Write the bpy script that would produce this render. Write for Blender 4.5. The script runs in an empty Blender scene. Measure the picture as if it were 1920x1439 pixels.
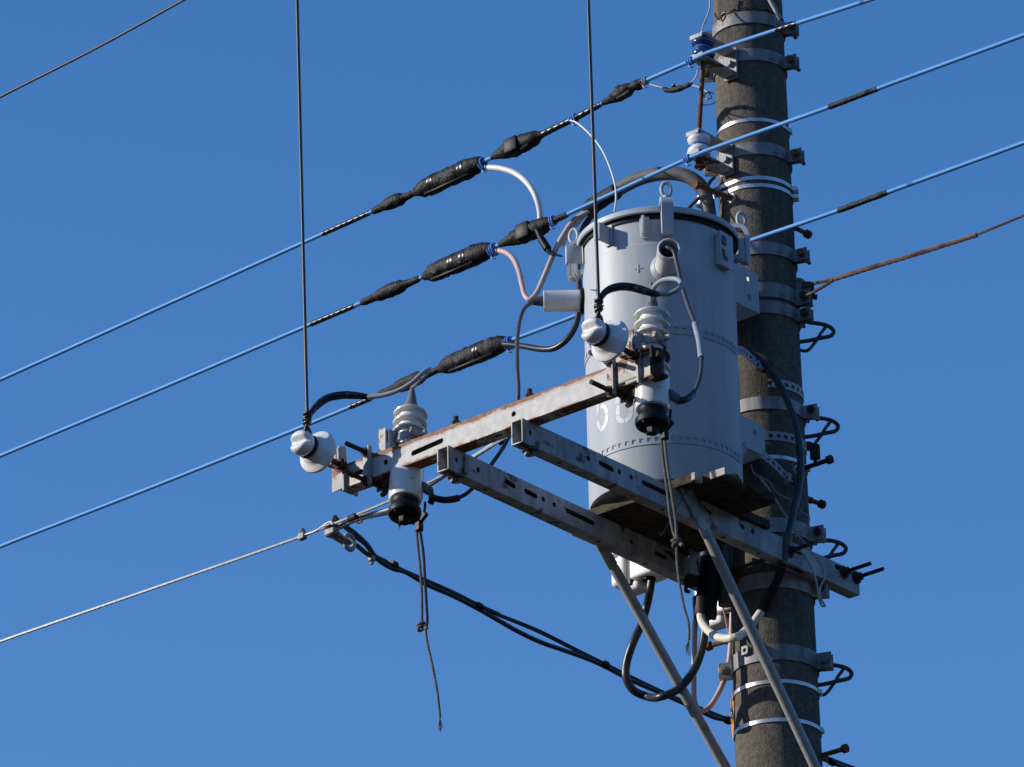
import bpy, bmesh, random
from math import *
from mathutils import Vector, Matrix, noise as mnoise
from mathutils.geometry import tessellate_polygon

# ------------------------------------------------------------------ camera, sky, sun, exposure
SC = bpy.context.scene
COL = SC.collection
F_PX, PW, PH = 10200.0, 1920.0, 1439.0
PITCH, ROLL = radians(24.5), radians(1.16)
CAM = Vector((0, 0, 1.6))
fw = Vector((0, cos(PITCH), sin(PITCH)))
x0, u0 = Vector((1, 0, 0)), Vector((0, -sin(PITCH), cos(PITCH)))
CX = cos(ROLL)*x0 - sin(ROLL)*u0
CU = sin(ROLL)*x0 + cos(ROLL)*u0
cd = bpy.data.cameras.new("camera")
cam = bpy.data.objects.new("camera", cd)
COL.objects.link(cam)
cam.matrix_world = Matrix((( CX.x, CU.x, -fw.x, CAM.x), (CX.y, CU.y, -fw.y, CAM.y), (CX.z, CU.z, -fw.z, CAM.z), (0, 0, 0, 1)))
cd.sensor_fit = 'HORIZONTAL'
cd.sensor_width = 36.0
cd.lens = F_PX*36.0/PW
cd.clip_start, cd.clip_end = 0.5, 5000
SC.camera = cam

SUN_H, SUN_PHI = radians(22.0), radians(4.5)
S = Vector((-cos(SUN_PHI)*cos(SUN_H), -sin(SUN_PHI)*cos(SUN_H), sin(SUN_H)))
W = bpy.data.worlds.new("World")
SC.world = W
W.use_nodes = True
nt = W.node_tree
bg = nt.nodes["Background"]
sky = nt.nodes.new("ShaderNodeTexSky")
sky.sky_type = 'NISHITA'
sky.sun_disc = False
sky.sun_elevation = SUN_H
sky.sun_rotation = atan2(S.x, S.y)
sky.altitude = 300
sky.air_density = 1.0
sky.dust_density = 0.25
sky.ozone_density = 3.0
hs = nt.nodes.new("ShaderNodeHueSaturation")
hs.inputs["Saturation"].default_value = 1.28
nt.links.new(sky.outputs[0], hs.inputs["Color"])
tint = nt.nodes.new("ShaderNodeMix"); tint.data_type = 'RGBA'; tint.blend_type = 'MULTIPLY'
tint.inputs[0].default_value = 1.0
tint.inputs[7].default_value = (1.16, 0.935, 1.0, 1)
nt.links.new(hs.outputs[0], tint.inputs[6])
nt.links.new(tint.outputs[2], bg.inputs["Color"])
bg.inputs["Strength"].default_value = 0.15

sl = bpy.data.lights.new("sun", 'SUN')
sl.energy = 3.9
sl.angle = radians(0.53)
sl.color = (1.0, 0.94, 0.85)
so = bpy.data.objects.new("sun", sl)
so.rotation_euler = S.to_track_quat('Z', 'Y').to_euler()
so.location = (-20, 0, 30)
COL.objects.link(so)

SC.view_settings.view_transform = 'Standard'
SC.view_settings.look = 'None'
SC.view_settings.exposure = 0.22
SC.view_settings.gamma = 1.0
SC.cycles.use_denoising = True
try:
    SC.cycles.denoiser = 'OPENIMAGEDENOISE'
except Exception:
    pass
SC.cycles.max_bounces = 6

# ------------------------------------------------------------------ frame of the pole: a = along the arms, c = along the cross beam
def ray(u, v):
    return (fw + CX*((u-PW/2)/F_PX) + CU*((PH/2-v)/F_PX)).normalized()
_p = CAM + ray(1431, 720)*17.0
AX = Vector((_p.x, _p.y, 0))
ANG = radians(-130.2)
VA, VC, VZ = Vector((cos(ANG), sin(ANG), 0)), Vector((cos(ANG+pi/2), sin(ANG+pi/2), 0)), Vector((0, 0, 1))
RF = Matrix((VA, VC, VZ))            # world -> frame rotation
RW = RF.transposed()
O_F = RF @ (CAM - AX)
def V(*t): return Vector(t)
def P(u, v, a=None, c=None, z=None, y=None):
    """frame point where the sight line of a photo pixel meets a plane of the structure"""
    d = RF @ ray(u, v)
    if a is not None: t = (a - O_F.x)/d.x
    elif c is not None: t = (c - O_F.y)/d.y
    elif z is not None: t = (z - O_F.z)/d.z
    else: t = (AX.y + y - CAM.y)/ray(u, v).y
    return O_F + d*t
def cyl(u, v, ca, cc, r):
    d = RF @ ray(u, v)
    ox, oy = O_F.x-ca, O_F.y-cc
    A = d.x*d.x+d.y*d.y; B = 2*(ox*d.x+oy*d.y); D = B*B-4*A*(ox*ox+oy*oy-r*r)
    t = -B/(2*A) if D < 0 else (-B-sqrt(D))/(2*A)
    return O_F + d*t
def prad(z): return 0.11095 + (9.988-z)*0.0079
def PP(u, v):
    r = 0.12
    for _ in range(4):
        q = cyl(u, v, 0, 0, r); r = prad(q.z)
    return q
TA, TR = 0.505, 0.2335
def PT(u, v, r=TR): return cyl(u, v, TA, 0, r)
WX = RF @ Vector((1, 0, 0))          # image right, in the frame
WY = RF @ Vector((0, 1, 0))          # away from the viewer
rnd = random.Random(7)

# ------------------------------------------------------------------ mesh builder
class MB:
    def __init__(s): s.v=[]; s.f=[]; s.uv=[]; s.sm=[]
    def add(s, vs, fs, uvs=None, smooth=True):
        o = len(s.v); s.v += [Vector(q) for q in vs]
        for i, f in enumerate(fs):
            s.f.append([o+k for k in f])
            s.uv.append(uvs[i] if uvs else [(0, 0)]*len(f))
            s.sm.append(smooth)
    def box(s, cen, size, ax=None, bevel=0.0, seg=1):
        bm = bmesh.new()
        bmesh.ops.create_cube(bm, size=1)
        for q in bm.verts: q.co = Vector((q.co.x*size[0], q.co.y*size[1], q.co.z*size[2]))
        if bevel > 0: bmesh.ops.bevel(bm, geom=bm.edges[:], offset=bevel, segments=seg, affect='EDGES', profile=.5)
        ax = ax or (V(1,0,0), V(0,1,0), V(0,0,1))
        bm.verts.index_update()
        vs = [Vector(cen)+ax[0]*q.co.x+ax[1]*q.co.y+ax[2]*q.co.z for q in bm.verts]
        fs = [[q.index for q in f.verts] for f in bm.faces]
        bm.free(); s.add(vs, fs, smooth=bevel > 0)
    def tube(s, pts, r, n=10, caps=True, closed=False, jit=0.0, flat=None):
        pts = [Vector(q) for q in pts]; m = len(pts)
        rr = r if isinstance(r, (list, tuple)) else [r]*m
        T = []
        for i in range(m):
            if closed: t = pts[(i+1) % m]-pts[i-1]
            else: t = pts[min(i+1, m-1)]-pts[max(i-1, 0)]
            T.append(t.normalized() if t.length > 1e-9 else V(0,0,1))
        ref = V(0,0,1) if abs(T[0].z) < .9 else V(1,0,0)
        N = (ref - T[0]*ref.dot(T[0])).normalized()
        vs=[]; L=0; Ls=[]
        for i in range(m):
            if i:
                N = (N - T[i]*N.dot(T[i])); N = N.normalized() if N.length > 1e-9 else V(1,0,0)
                L += (pts[i]-pts[i-1]).length
            Ls.append(L); B = T[i].cross(N)
            for k in range(n):
                w = 2*pi*k/n; q=rr[i]
                if jit:
                    d0=pts[i]+N*(cos(w)*q)+B*(sin(w)*q)
                    q*=1+jit*(1.5*mnoise.noise(d0*38)+.8*mnoise.noise(d0*110)+.35*rnd.uniform(-1, 1))
                vs.append(pts[i]+N*(cos(w)*q)+B*(sin(w)*q*(flat or 1)))
        fs=[]; uv=[]
        for i in range(m if closed else m-1):
            j=(i+1) % m
            for k in range(n):
                l=(k+1) % n
                fs.append([i*n+k, i*n+l, j*n+l, j*n+k])
                v0, v1 = Ls[i], (Ls[j] if j > i else Ls[i]+.01)
                uv.append([(k/n, v0), ((k+1)/n, v0), ((k+1)/n, v1), (k/n, v1)])
        if caps and not closed:
            fs.append(list(range(n))[::-1]); uv.append([(0,0)]*n)
            fs.append([(m-1)*n+k for k in range(n)]); uv.append([(0,0)]*n)
        s.add(vs, fs, uv)
    def lathe(s, prof, org=(0,0,0), axis=(0,0,1), n=40, fn=None):
        """prof: (radius, height) list"""
        ax = Vector(axis).normalized(); ref = V(0,0,1) if abs(ax.z) < .9 else V(1,0,0)
        X = (ref-ax*ref.dot(ax)).normalized(); Y = ax.cross(X); o = Vector(org)
        vs=[]
        for r, h in prof:
            for k in range(n):
                w=2*pi*k/n; x, y, z = cos(w)*r, sin(w)*r, h
                if fn: x, y, z = fn(x, y, z)
                vs.append(o+X*x+Y*y+ax*z)
        fs=[]; uv=[]
        for i in range(len(prof)-1):
            for k in range(n):
                l=(k+1) % n
                fs.append([i*n+k, i*n+l, (i+1)*n+l, (i+1)*n+k])
                uv.append([(k/n, prof[i][1]), ((k+1)/n, prof[i][1]), ((k+1)/n, prof[i+1][1]), (k/n, prof[i+1][1])])
        if prof[0][0] > 1e-5: fs.append(list(range(n))[::-1]); uv.append([(0,0)]*n)
        if prof[-1][0] > 1e-5: fs.append([(len(prof)-1)*n+k for k in range(n)]); uv.append([(0,0)]*n)
        s.add(vs, fs, uv)
    def rod(s, p, q, r, n=10): s.tube([p, q], r, n)
    def hexnut(s, cen, axis, r, h, n=6):
        ax = Vector(axis).normalized()
        s.tube([Vector(cen)-ax*h/2, Vector(cen)+ax*h/2], r, n)
    def ribbon(s, pts, norms, up, h, t, closed=False):
        """box section swept along pts: height h along up, thickness t outward along norms"""
        m=len(pts); vs=[]
        ups = up if isinstance(up, list) else [Vector(up)]*m
        for p_, n_, u_ in zip(pts, norms, ups):
            p_, n_ = Vector(p_), Vector(n_)
            vs += [p_-u_*h/2, p_+u_*h/2, p_+u_*h/2+n_*t, p_-u_*h/2+n_*t]
        fs=[]
        for i in range(m if closed else m-1):
            j=(i+1) % m
            for k in range(4):
                l=(k+1) % 4
                fs.append([i*4+k, i*4+l, j*4+l, j*4+k])
        if not closed: fs += [[3,2,1,0], [(m-1)*4+k for k in range(4)]]
        s.add(vs, fs, smooth=True)
    def plate(s, outl, holes, org, ux, uy, th):
        """flat plate with holes; thickness goes along ux x uy from org"""
        ux, uy, org = Vector(ux), Vector(uy), Vector(org); uz = ux.cross(uy)
        loops=[outl]+list(holes)
        tris = tessellate_polygon([[V(p[0], p[1], 0) for p in l] for l in loops])
        flat=[p for l in loops for p in l]; n=len(flat)
        vs=[org+ux*p[0]+uy*p[1] for p in flat]+[org+ux*p[0]+uy*p[1]+uz*th for p in flat]
        fs=[]
        for t in tris:
            a,b,c = t
            A=(flat[b][0]-flat[a][0])*(flat[c][1]-flat[a][1])-(flat[b][1]-flat[a][1])*(flat[c][0]-flat[a][0])
            if abs(A) < 1e-12: continue
            if A < 0: a,b,c=a,c,b
            fs.append([a,c,b]); fs.append([a+n,b+n,c+n])
        o=0
        for l in loops:
            m=len(l)
            for k in range(m):
                i,j=o+k, o+(k+1) % m
                fs.append([i,j,j+n,i+n])
            o+=m
        s.add(vs, fs, smooth=False)
    def mesh(s, name, mat, inv):
        me=bpy.data.meshes.new(name)
        me.from_pydata([inv(q) for q in s.v], [], s.f)
        ul=me.uv_layers.new(name="UVMap")
        flat=[c for f in s.uv for t in f for c in t]
        ul.data.foreach_set("uv", flat)
        me.polygons.foreach_set("use_smooth", s.sm)
        me.materials.append(mat)
        bm=bmesh.new(); bm.from_mesh(me); bmesh.ops.recalc_face_normals(bm, faces=bm.faces[:]); bm.to_mesh(me); bm.free()
        me.set_sharp_from_angle(angle=radians(38))
        me.update()
        return me

def slot(p, q, r, n=8):
    p, q = Vector((p[0], p[1])), Vector((q[0], q[1])); d=(q-p)
    w=atan2(d.y, d.x) if d.length > 1e-6 else 0
    o=[]
    for k in range(n+1): o.append(tuple(q+Vector((cos(w-pi/2+pi*k/n), sin(w-pi/2+pi*k/n)))*r))
    for k in range(n+1): o.append(tuple(p+Vector((cos(w+pi/2+pi*k/n), sin(w+pi/2+pi*k/n)))*r))
    return o
def hole(p, r, n=14): return [(p[0]+cos(2*pi*k/n)*r, p[1]+sin(2*pi*k/n)*r) for k in range(n)]

def cr(pts, sub=8):
    """smooth curve through points"""
    pts=[Vector(q) for q in pts]
    if len(pts) < 3:
        return [pts[0].lerp(pts[-1], i/sub) for i in range(sub+1)]
    out=[]
    for i in range(len(pts)-1):
        p0=pts[i-1] if i else pts[0]*2-pts[1]
        p1, p2=pts[i], pts[i+1]
        p3=pts[i+2] if i+2 < len(pts) else p2*2-p1
        # centripetal
        t0=0; t1=t0+max((p1-p0).length, 1e-6)**.5; t2=t1+max((p2-p1).length, 1e-6)**.5; t3=t2+max((p3-p2).length, 1e-6)**.5
        for k in range(sub):
            t=t1+(t2-t1)*k/sub
            A1=p0*((t1-t)/(t1-t0))+p1*((t-t0)/(t1-t0)); A2=p1*((t2-t)/(t2-t1))+p2*((t-t1)/(t2-t1)); A3=p2*((t3-t)/(t3-t2))+p3*((t-t2)/(t3-t2))
            B1=A1*((t2-t)/(t2-t0))+A2*((t-t0)/(t2-t0)); B2=A2*((t3-t)/(t3-t1))+A3*((t-t1)/(t3-t1))
            out.append(B1*((t2-t)/(t2-t1))+B2*((t-t1)/(t2-t1)))
    out.append(pts[-1]); return out
def resample(pts, step):
    out=[pts[0].copy()]; acc=0
    for i in range(1, len(pts)):
        a, b=pts[i-1], pts[i]; L=(b-a).length; d=step-acc
        while d <= L:
            out.append(a.lerp(b, d/L)); d+=step
        acc=L-(d-step)
    if (out[-1]-pts[-1]).length > step*.2: out.append(pts[-1].copy())
    return out
def strand(mb, pts, R, k, pitch, rs=None, n=5, core=False):
    """k wires laid helically round a path"""
    pts=resample(pts, pitch/9); rs=rs or R*sin(pi/k)*(1.0 if k < 4 else .86)
    m=len(pts); T=[(pts[min(i+1, m-1)]-pts[max(i-1, 0)]).normalized() for i in range(m)]
    ref=V(0,0,1) if abs(T[0].z) < .9 else V(1,0,0); N=(ref-T[0]*ref.dot(T[0])).normalized(); Ns=[]
    for i in range(m):
        N=(N-T[i]*N.dot(T[i])).normalized(); Ns.append(N)
    for j in range(k):
        q=[pts[i]+Ns[i]*(cos(2*pi*(j/k+i/9))*(R-rs))+T[i].cross(Ns[i])*(sin(2*pi*(j/k+i/9))*(R-rs)) for i in range(m)]
        mb.tube(q, rs, n)
    if core: mb.tube(pts, (R-rs)*.9, 6)

# ------------------------------------------------------------------ things and parts
ROOT={}
def tag(o, label=None, cat=None, group=None, kind=None):
    for k, v in (("label", label), ("category", cat), ("group", group), ("kind", kind)):
        if v: o[k]=v
    return o
def thing(name, label, cat, loc, group=None, rot=None):
    o=bpy.data.objects.new(name, None); COL.objects.link(o)
    o.empty_display_size=.05
    R=RW.to_4x4() @ (rot.to_4x4() if rot else Matrix.Identity(4))
    o.matrix_world=Matrix.Translation(AX+RW@Vector(loc)) @ R
    ROOT[o.name]=(Vector(loc), (rot.transposed() if rot else Matrix.Identity(3)))
    return tag(o, label, cat, group)
def part(mb, name, mat, root, parent=None, local=False, label=None):
    loc, ri=ROOT[root.name]
    inv=(lambda q: q) if local else (lambda q: ri@(q-loc))
    o=bpy.data.objects.new(name, mb.mesh(name, mat, inv)); COL.objects.link(o)
    o.parent=parent or root
    if label: o["label"]=label
    return o
def solo(mb, name, mat, label, cat, group=None):
    cen=Vector((0,0,0))
    for q in mb.v: cen+=q
    cen/=len(mb.v)
    o=bpy.data.objects.new(name, mb.mesh(name, mat, lambda q: q-cen)); COL.objects.link(o)
    o.matrix_world=Matrix.Translation(AX+RW@cen) @ RW.to_4x4()
    ROOT[o.name]=(cen, Matrix.Identity(3))
    return tag(o, label, cat, group)
def copy_tree(o, parent=None):
    c=o.copy(); COL.objects.link(c)
    if parent: c.parent=parent
    for ch in list(o.children): copy_tree(ch, c)
    return c

# ------------------------------------------------------------------ materials
def mk(name, c1, c2=None, scale=20, lo=.35, hi=.65, rough=.5, rough2=None, metal=0.0, spec=.5, bump=0.0, bscale=80,
       rust=None, rscale=14, rcol=(.20,.075,.028), streak=1.0, coat=0.0, speck=None, speckscale=180, speckcol=(.5,.48,.44), edge=None, wave=None, stain=None):
    m=bpy.data.materials.new(name); m.use_nodes=True
    t=m.node_tree; N=t.nodes; L=t.links
    b=N["Principled BSDF"]
    b.inputs["Roughness"].default_value=rough; b.inputs["Metallic"].default_value=metal
    b.inputs["Specular IOR Level"].default_value=spec; b.inputs["Coat Weight"].default_value=coat
    b.inputs["Coat Roughness"].default_value=.08
    tc=N.new("ShaderNodeTexCoord"); mp=N.new("ShaderNodeMapping")
    mp.inputs["Scale"].default_value=(1, 1, streak); L.new(tc.outputs["Object"], mp.inputs["Vector"])
    def nz(sc, det=5, vec=None, ro=.6):
        x=N.new("ShaderNodeTexNoise"); x.inputs["Scale"].default_value=sc; x.inputs["Detail"].default_value=det; x.inputs["Roughness"].default_value=ro
        L.new(vec or mp.outputs[0], x.inputs["Vector"]); return x.outputs["Fac"]
    def ramp(src, a, c):
        x=N.new("ShaderNodeMapRange"); x.inputs["From Min"].default_value=a; x.inputs["From Max"].default_value=c
        x.interpolation_type='SMOOTHSTEP'; L.new(src, x.inputs["Value"]); return x.outputs[0]
    def mix(fac, A, B):
        x=N.new("ShaderNodeMix"); x.data_type='RGBA'; L.new(fac, x.inputs[0])
        for k, q in ((6, A), (7, B)):
            if isinstance(q, tuple): x.inputs[k].default_value=(*q, 1)
            else: L.new(q, x.inputs[k])
        return x.outputs[2]
    col=c1
    if c2: col=mix(ramp(nz(scale), lo, hi), c1, c2)
    if speck:
        col=mix(ramp(nz(speckscale, 2, tc.outputs["Object"]), speck, speck+.06), col if not isinstance(col, tuple) else c1, speckcol)
    if stain:
        m3=N.new("ShaderNodeMapping"); m3.inputs["Scale"].default_value=(1, 1, stain[1]); L.new(tc.outputs["Object"], m3.inputs["Vector"])
        col=mix(ramp(nz(stain[0], 6, m3.outputs[0], .65), stain[2], stain[2]+.22), col, stain[3])
    rmask=None
    if rust is not None: rmask=ramp(nz(rscale, 6, tc.outputs["Object"], .65), rust, rust+.07)
    if edge:
        sx=N.new("ShaderNodeSeparateXYZ"); L.new(tc.outputs["Object"], sx.inputs[0])
        def mth(op, A, B):
            x=N.new("ShaderNodeMath"); x.operation=op
            for k, q in ((0, A), (1, B)):
                if isinstance(q, (int, float)): x.inputs[k].default_value=q
                else: L.new(q, x.inputs[k])
            return x.outputs[0]
        nn=nz(9, 5, tc.outputs["Object"], .6); n2=nz(70, 3, tc.outputs["Object"], .6)
        wob=mth('ADD', mth('MULTIPLY', mth('SUBTRACT', nn, .5), .040), mth('MULTIPLY', mth('SUBTRACT', n2, .5), .012))
        up=mth('ADD', sx.outputs[2], wob)
        top=ramp(up, edge-.001, edge+.003)
        bot=ramp(mth('SUBTRACT', mth('MULTIPLY', sx.outputs[2], -1), wob), edge+.0065, edge+.0115)
        em=mth('MAXIMUM', top, bot)
        halo=ramp(up, edge-.010, edge)
        hal=mth('MULTIPLY', halo, .35)
        rmask=mth('MAXIMUM', em, rmask) if rmask else em
        rmask=mth('MAXIMUM', rmask, hal)
    if rmask:
        rc=mix(ramp(nz(60, 4, tc.outputs["Object"]), .35, .65), rcol, tuple(q*.45 for q in rcol))
        col=mix(rmask, col, rc)
    if isinstance(col, tuple): b.inputs["Base Color"].default_value=(*col, 1)
    else: L.new(col, b.inputs["Base Color"])
    if rough2 is not None:
        x=N.new("ShaderNodeMapRange"); x.inputs["To Min"].default_value=rough; x.inputs["To Max"].default_value=rough2
        L.new(nz(scale*2), x.inputs["Value"]); L.new(x.outputs[0], b.inputs["Roughness"])
    if bump or wave:
        bp=N.new("ShaderNodeBump"); bp.inputs["Strength"].default_value=bump or .8; bp.inputs["Distance"].default_value=.004
        if wave:
            # rings / lay of a rope or a taped wrap, along the UV of the tube
            um=N.new("ShaderNodeUVMap"); mp2=N.new("ShaderNodeMapping"); mp2.inputs["Scale"].default_value=(wave[0], wave[1], 1)
            L.new(um.outputs[0], mp2.inputs[0])
            wv=N.new("ShaderNodeTexWave"); wv.wave_type='BANDS'; wv.bands_direction='DIAGONAL'; wv.inputs["Scale"].default_value=1
            wv.inputs["Distortion"].default_value=wave[2]; L.new(mp2.outputs[0], wv.inputs["Vector"])
            L.new(wv.outputs["Fac"], bp.inputs["Height"])
        else: L.new(nz(bscale, 4, tc.outputs["Object"]), bp.inputs["Height"])
        L.new(bp.outputs[0], b.inputs["Normal"])
    return m
M=dict(
 concrete=mk("weathered concrete", (.094,.082,.068), (.160,.140,.117), scale=70, lo=.3, hi=.7, rough=.92, spec=.15, bump=1.0, bscale=170, speck=.655, speckscale=210, speckcol=(.34,.32,.28), streak=.8, stain=(9, .14, .50, (.062,.053,.044))),
 paint=mk("grey tank paint", (.395,.425,.455), (.475,.492,.510), scale=16, lo=.25, hi=.7, rough=.47, spec=.32, stain=(22, .05, .54, (.37,.39,.405)), streak=.05, speck=.70, speckscale=60, speckcol=(.38,.39,.41)),
 galv=mk("galvanised steel", (.15,.15,.15), (.26,.262,.265), scale=22, rough=.55, spec=.4, metal=.1, bump=.12, bscale=120, streak=.4, rust=.60, rscale=13, rcol=(.16,.085,.045)),
 galvdirt=mk("dirty galvanised steel", (.25,.25,.25), (.43,.43,.43), scale=18, rough=.6, spec=.35, metal=.1, bump=.15, bscale=120, streak=.3, rust=.575, rscale=9, rcol=(.11,.075,.05)),
 beam=mk("rusting cross beam", (.45,.435,.41), (.57,.555,.525), scale=34, rough=.6, spec=.3, bump=.15, bscale=150, rust=.69, rscale=20, rcol=(.30,.100,.030), edge=.0270),
 rustgalv=mk("rust stained steel", (.42,.405,.37), (.54,.52,.48), scale=20, rough=.6, spec=.3, bump=.2, bscale=150, rust=.51, rscale=26, rcol=(.27,.11,.045)),
 rust=mk("rusty bolt steel", (.22,.09,.035), (.10,.045,.022), scale=55, rough=.85, spec=.2, bump=.4, bscale=220),
 rustpin=mk("brown steel pin", (.13,.065,.034), (.055,.033,.022), scale=50, rough=.75, spec=.25, bump=.3, bscale=220),
 rustdark=mk("dark rusty steel", (.07,.045,.03), (.035,.028,.024), scale=60, rough=.8, spec=.25, bump=.3, bscale=220),
 porc=mk("white porcelain", (.70,.69,.655), (.79,.78,.755), scale=22, lo=.25, hi=.6, rough=.16, spec=.6, coat=.4),
 porcdirt=mk("stained porcelain", (.70,.69,.63), (.76,.75,.71), scale=12, rough=.2, spec=.6, coat=.3, speck=.66, speckscale=70, speckcol=(.22,.21,.13)),
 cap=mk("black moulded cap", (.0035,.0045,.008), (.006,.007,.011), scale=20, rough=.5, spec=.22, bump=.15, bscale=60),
 tape=mk("black tape", (.006,.006,.007), (.012,.0115,.0115), scale=40, rough=.45, rough2=.65, spec=.32, bump=.9, bscale=130, speck=.65, speckscale=150, speckcol=(.14,.125,.10)),
 tapewrap=mk("wrapped black tape", (.008,.009,.012), (.016,.017,.022), scale=40, rough=.35, spec=.5, bump=.25, wave=(1.0, 24, 2.5)),
 cable=mk("black cable", (.016,.016,.020), (.026,.026,.030), scale=20, rough=.38, spec=.5),
 hv=mk("dark weathered wire", (.012,.011,.011), (.035,.027,.023), scale=30, rough=.45, spec=.5),
 sheath=mk("grey duct sheath", (.085,.082,.078), (.13,.125,.118), scale=22, rough=.6, spec=.35, bump=.1, bscale=90),
 blue=mk("blue line cover", (.095,.295,.64), (.12,.33,.68), scale=8, rough=.5, spec=.25),
 bluedark=mk("blue glazed spool", (.012,.035,.12), (.018,.05,.16), scale=10, rough=.12, spec=.6, coat=.4),
 boot=mk("grey rubber boot", (.13,.135,.15), (.16,.165,.18), scale=12, rough=.6, spec=.3),
 greywire=mk("grey insulated lead", (.26,.28,.31), (.31,.33,.36), scale=20, rough=.4, spec=.45),
 leadgrey=mk("dark grey lead", (.055,.052,.052), (.08,.075,.072), scale=20, rough=.5, spec=.4),
 cream=mk("cream cable", (.66,.62,.52), (.71,.68,.60), scale=14, rough=.42, spec=.4),
 whitec=mk("off white cable", (.66,.66,.60), (.72,.72,.67), scale=14, rough=.4, spec=.4),
 pink=mk("pink cable", (.53,.38,.34), (.58,.43,.39), scale=14, rough=.42, spec=.4),
 pinkthin=mk("thin pink wire", (.42,.20,.19), (.48,.25,.23), scale=14, rough=.45, spec=.4),
 green=mk("pale green wire", (.34,.39,.31), (.40,.44,.36), scale=14, rough=.45, spec=.4),
 steelwire=mk("stranded steel wire", (.33,.335,.34), (.44,.445,.45), scale=50, rough=.5, spec=.4, metal=.1),
 darkstrand=mk("dark stranded wire", (.035,.035,.04), (.06,.058,.06), scale=50, rough=.45, spec=.5, metal=.2),
 rustwire=mk("rusty stranded wire", (.17,.12,.085), (.11,.042,.022), scale=11, lo=.42, hi=.6, rough=.7, spec=.3, metal=.1),
 strap=mk("stainless strap", (.50,.50,.50), (.60,.60,.60), scale=30, rough=.36, spec=.5, metal=.7),
 strapp=mk("perforated grey strap", (.34,.365,.39), (.40,.42,.44), scale=30, rough=.6, spec=.3),
 pipe=mk("galvanised pipe", (.32,.32,.31), (.43,.43,.42), scale=14, rough=.45, spec=.45, metal=.1, rust=.66, rscale=10, rcol=(.14,.10,.06), streak=.3, stain=(14, .3, .48, (.20,.185,.16))),
 wood=mk("weathered board", (.036,.029,.021), (.080,.064,.047), scale=30, rough=.9, spec=.1, bump=.6, bscale=60),
 woodend=mk("pale board end", (.48,.44,.38), (.30,.25,.19), scale=60, lo=.5, hi=.7, rough=.9, spec=.1, bump=.4, bscale=120),  # paler strips set on board edges and ends
 plastic=mk("white plastic housing", (.80,.80,.78), (.84,.84,.83), scale=10, rough=.35, spec=.45),
 orange=mk("orange sign", (.72,.27,.015), (.62,.22,.012), scale=12, rough=.45, spec=.4),
 ink=mk("black ink", (.012,.012,.012), rough=.6),
 white=mk("white stencil paint", (.57,.60,.635), (.47,.50,.53), scale=60, rough=.5),
 rope=mk("grey cord", (.17,.16,.14), (.25,.235,.20), scale=60, rough=.9, spec=.1, wave=(1.0, 130, .5)),
 ropedark=mk("dark cord", (.05,.05,.05), (.09,.085,.08), scale=60, rough=.9, spec=.1, wave=(1.0, 130, .5)),
 bluetie=mk("blue tie wire", (.09,.22,.62), (.16,.32,.72), scale=40, rough=.35),
 whitering=mk("pale washer", (.55,.54,.50), (.45,.44,.41), scale=50, rough=.6),
 horizon_block=mk("dark horizon blocker", (.022,.030,.014), (.045,.055,.025), scale=.05, rough=.95, spec=.05),  # dark slopes of the added ring that blocks the low sky
 earth=mk("dark ground", (.045,.042,.036), (.07,.065,.055), scale=.8, rough=.95, spec=.1),
)

# ------------------------------------------------------------------ ground
me=bpy.data.meshes.new("ground")
me.from_pydata([(-2500,-2500,0),(2500,-2500,0),(2500,2500,0),(-2500,2500,0)], [], [(0,1,2,3)])
me.materials.append(M['earth'])
g=bpy.data.objects.new("ground", me); COL.objects.link(g); g["kind"]="structure"
# added unseen ring of dark slopes, blocks sky fill light near the horizon
vs=[]; fs=[]; nn=96
for k in range(nn):
    w=2*pi*k/nn; h=72+9*sin(3*w+1)+7*sin(7*w)+5*sin(13*w+2)
    for r_, z_ in ((300,-.5),(345,h*.55),(390,h),(520,h*.9),(700,-.5)): vs.append((cos(w)*r_, sin(w)*r_, z_))
for k in range(nn):
    l=(k+1) % nn
    for j in range(4): fs.append((k*5+j, l*5+j, l*5+j+1, k*5+j+1))
me=bpy.data.meshes.new("horizon_blocker"); me.from_pydata(vs, [], fs); me.materials.append(M['horizon_block'])
g=bpy.data.objects.new("horizon_blocker", me); COL.objects.link(g); g["kind"]="structure"

# ------------------------------------------------------------------ pole
pole=thing("utility_pole", "tall weathered concrete utility pole carrying the grey transformer", "pole", (0,0,0))
mb=MB(); mb.lathe([(prad(z), z) for z in [i*.5 for i in range(0, 24)]], n=72)
part(mb, "shaft", M['concrete'], pole)
def radial(th, r, z): return V(cos(th)*r, sin(th)*r, z)
def step_bolt(base, tip, washer=False, hexh=False, mat='rust'):
    base, tip=Vector(base), Vector(tip); d=(tip-base).normalized()
    mb=MB(); mb.tube([base-d*.03, base, tip-d*.012], .0075, 12); mb.tube([base-d*.01, base+d*.022], .0105, 12)
    o=part(mb, "step_bolt", M[mat], pole)
    h=MB(); h.tube([tip-d*.014, tip], .0138 if not hexh else .016, 6 if hexh else 16); part(h, "head", M[mat], pole, o)
    if washer:
        w=MB(); w.tube([base-d*.012, base+d*.004], .017, 20); part(w, "washer", M['whitering'], pole, o)
b=PP(1372, 372); step_bolt(b, P(1303, 346, z=b.z+.004), True)
b=P(1484, 424, y=.03); step_bolt(b, P(1517, 441, z=b.z), mat='rust')
b=PP(1494, 883); step_bolt(b, P(1559, 861, z=b.z), True, mat='rustdark')
b=P(1512, 936, y=.04); step_bolt(b, P(1544, 947, z=b.z))
b=P(1372, 1200, y=.05); step_bolt(b, P(1326, 1213, z=b.z), False, True)
b=P(1530, 1420, y=-.02); step_bolt(b, P(1588, 1403, z=b.z), mat='rust')

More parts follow.
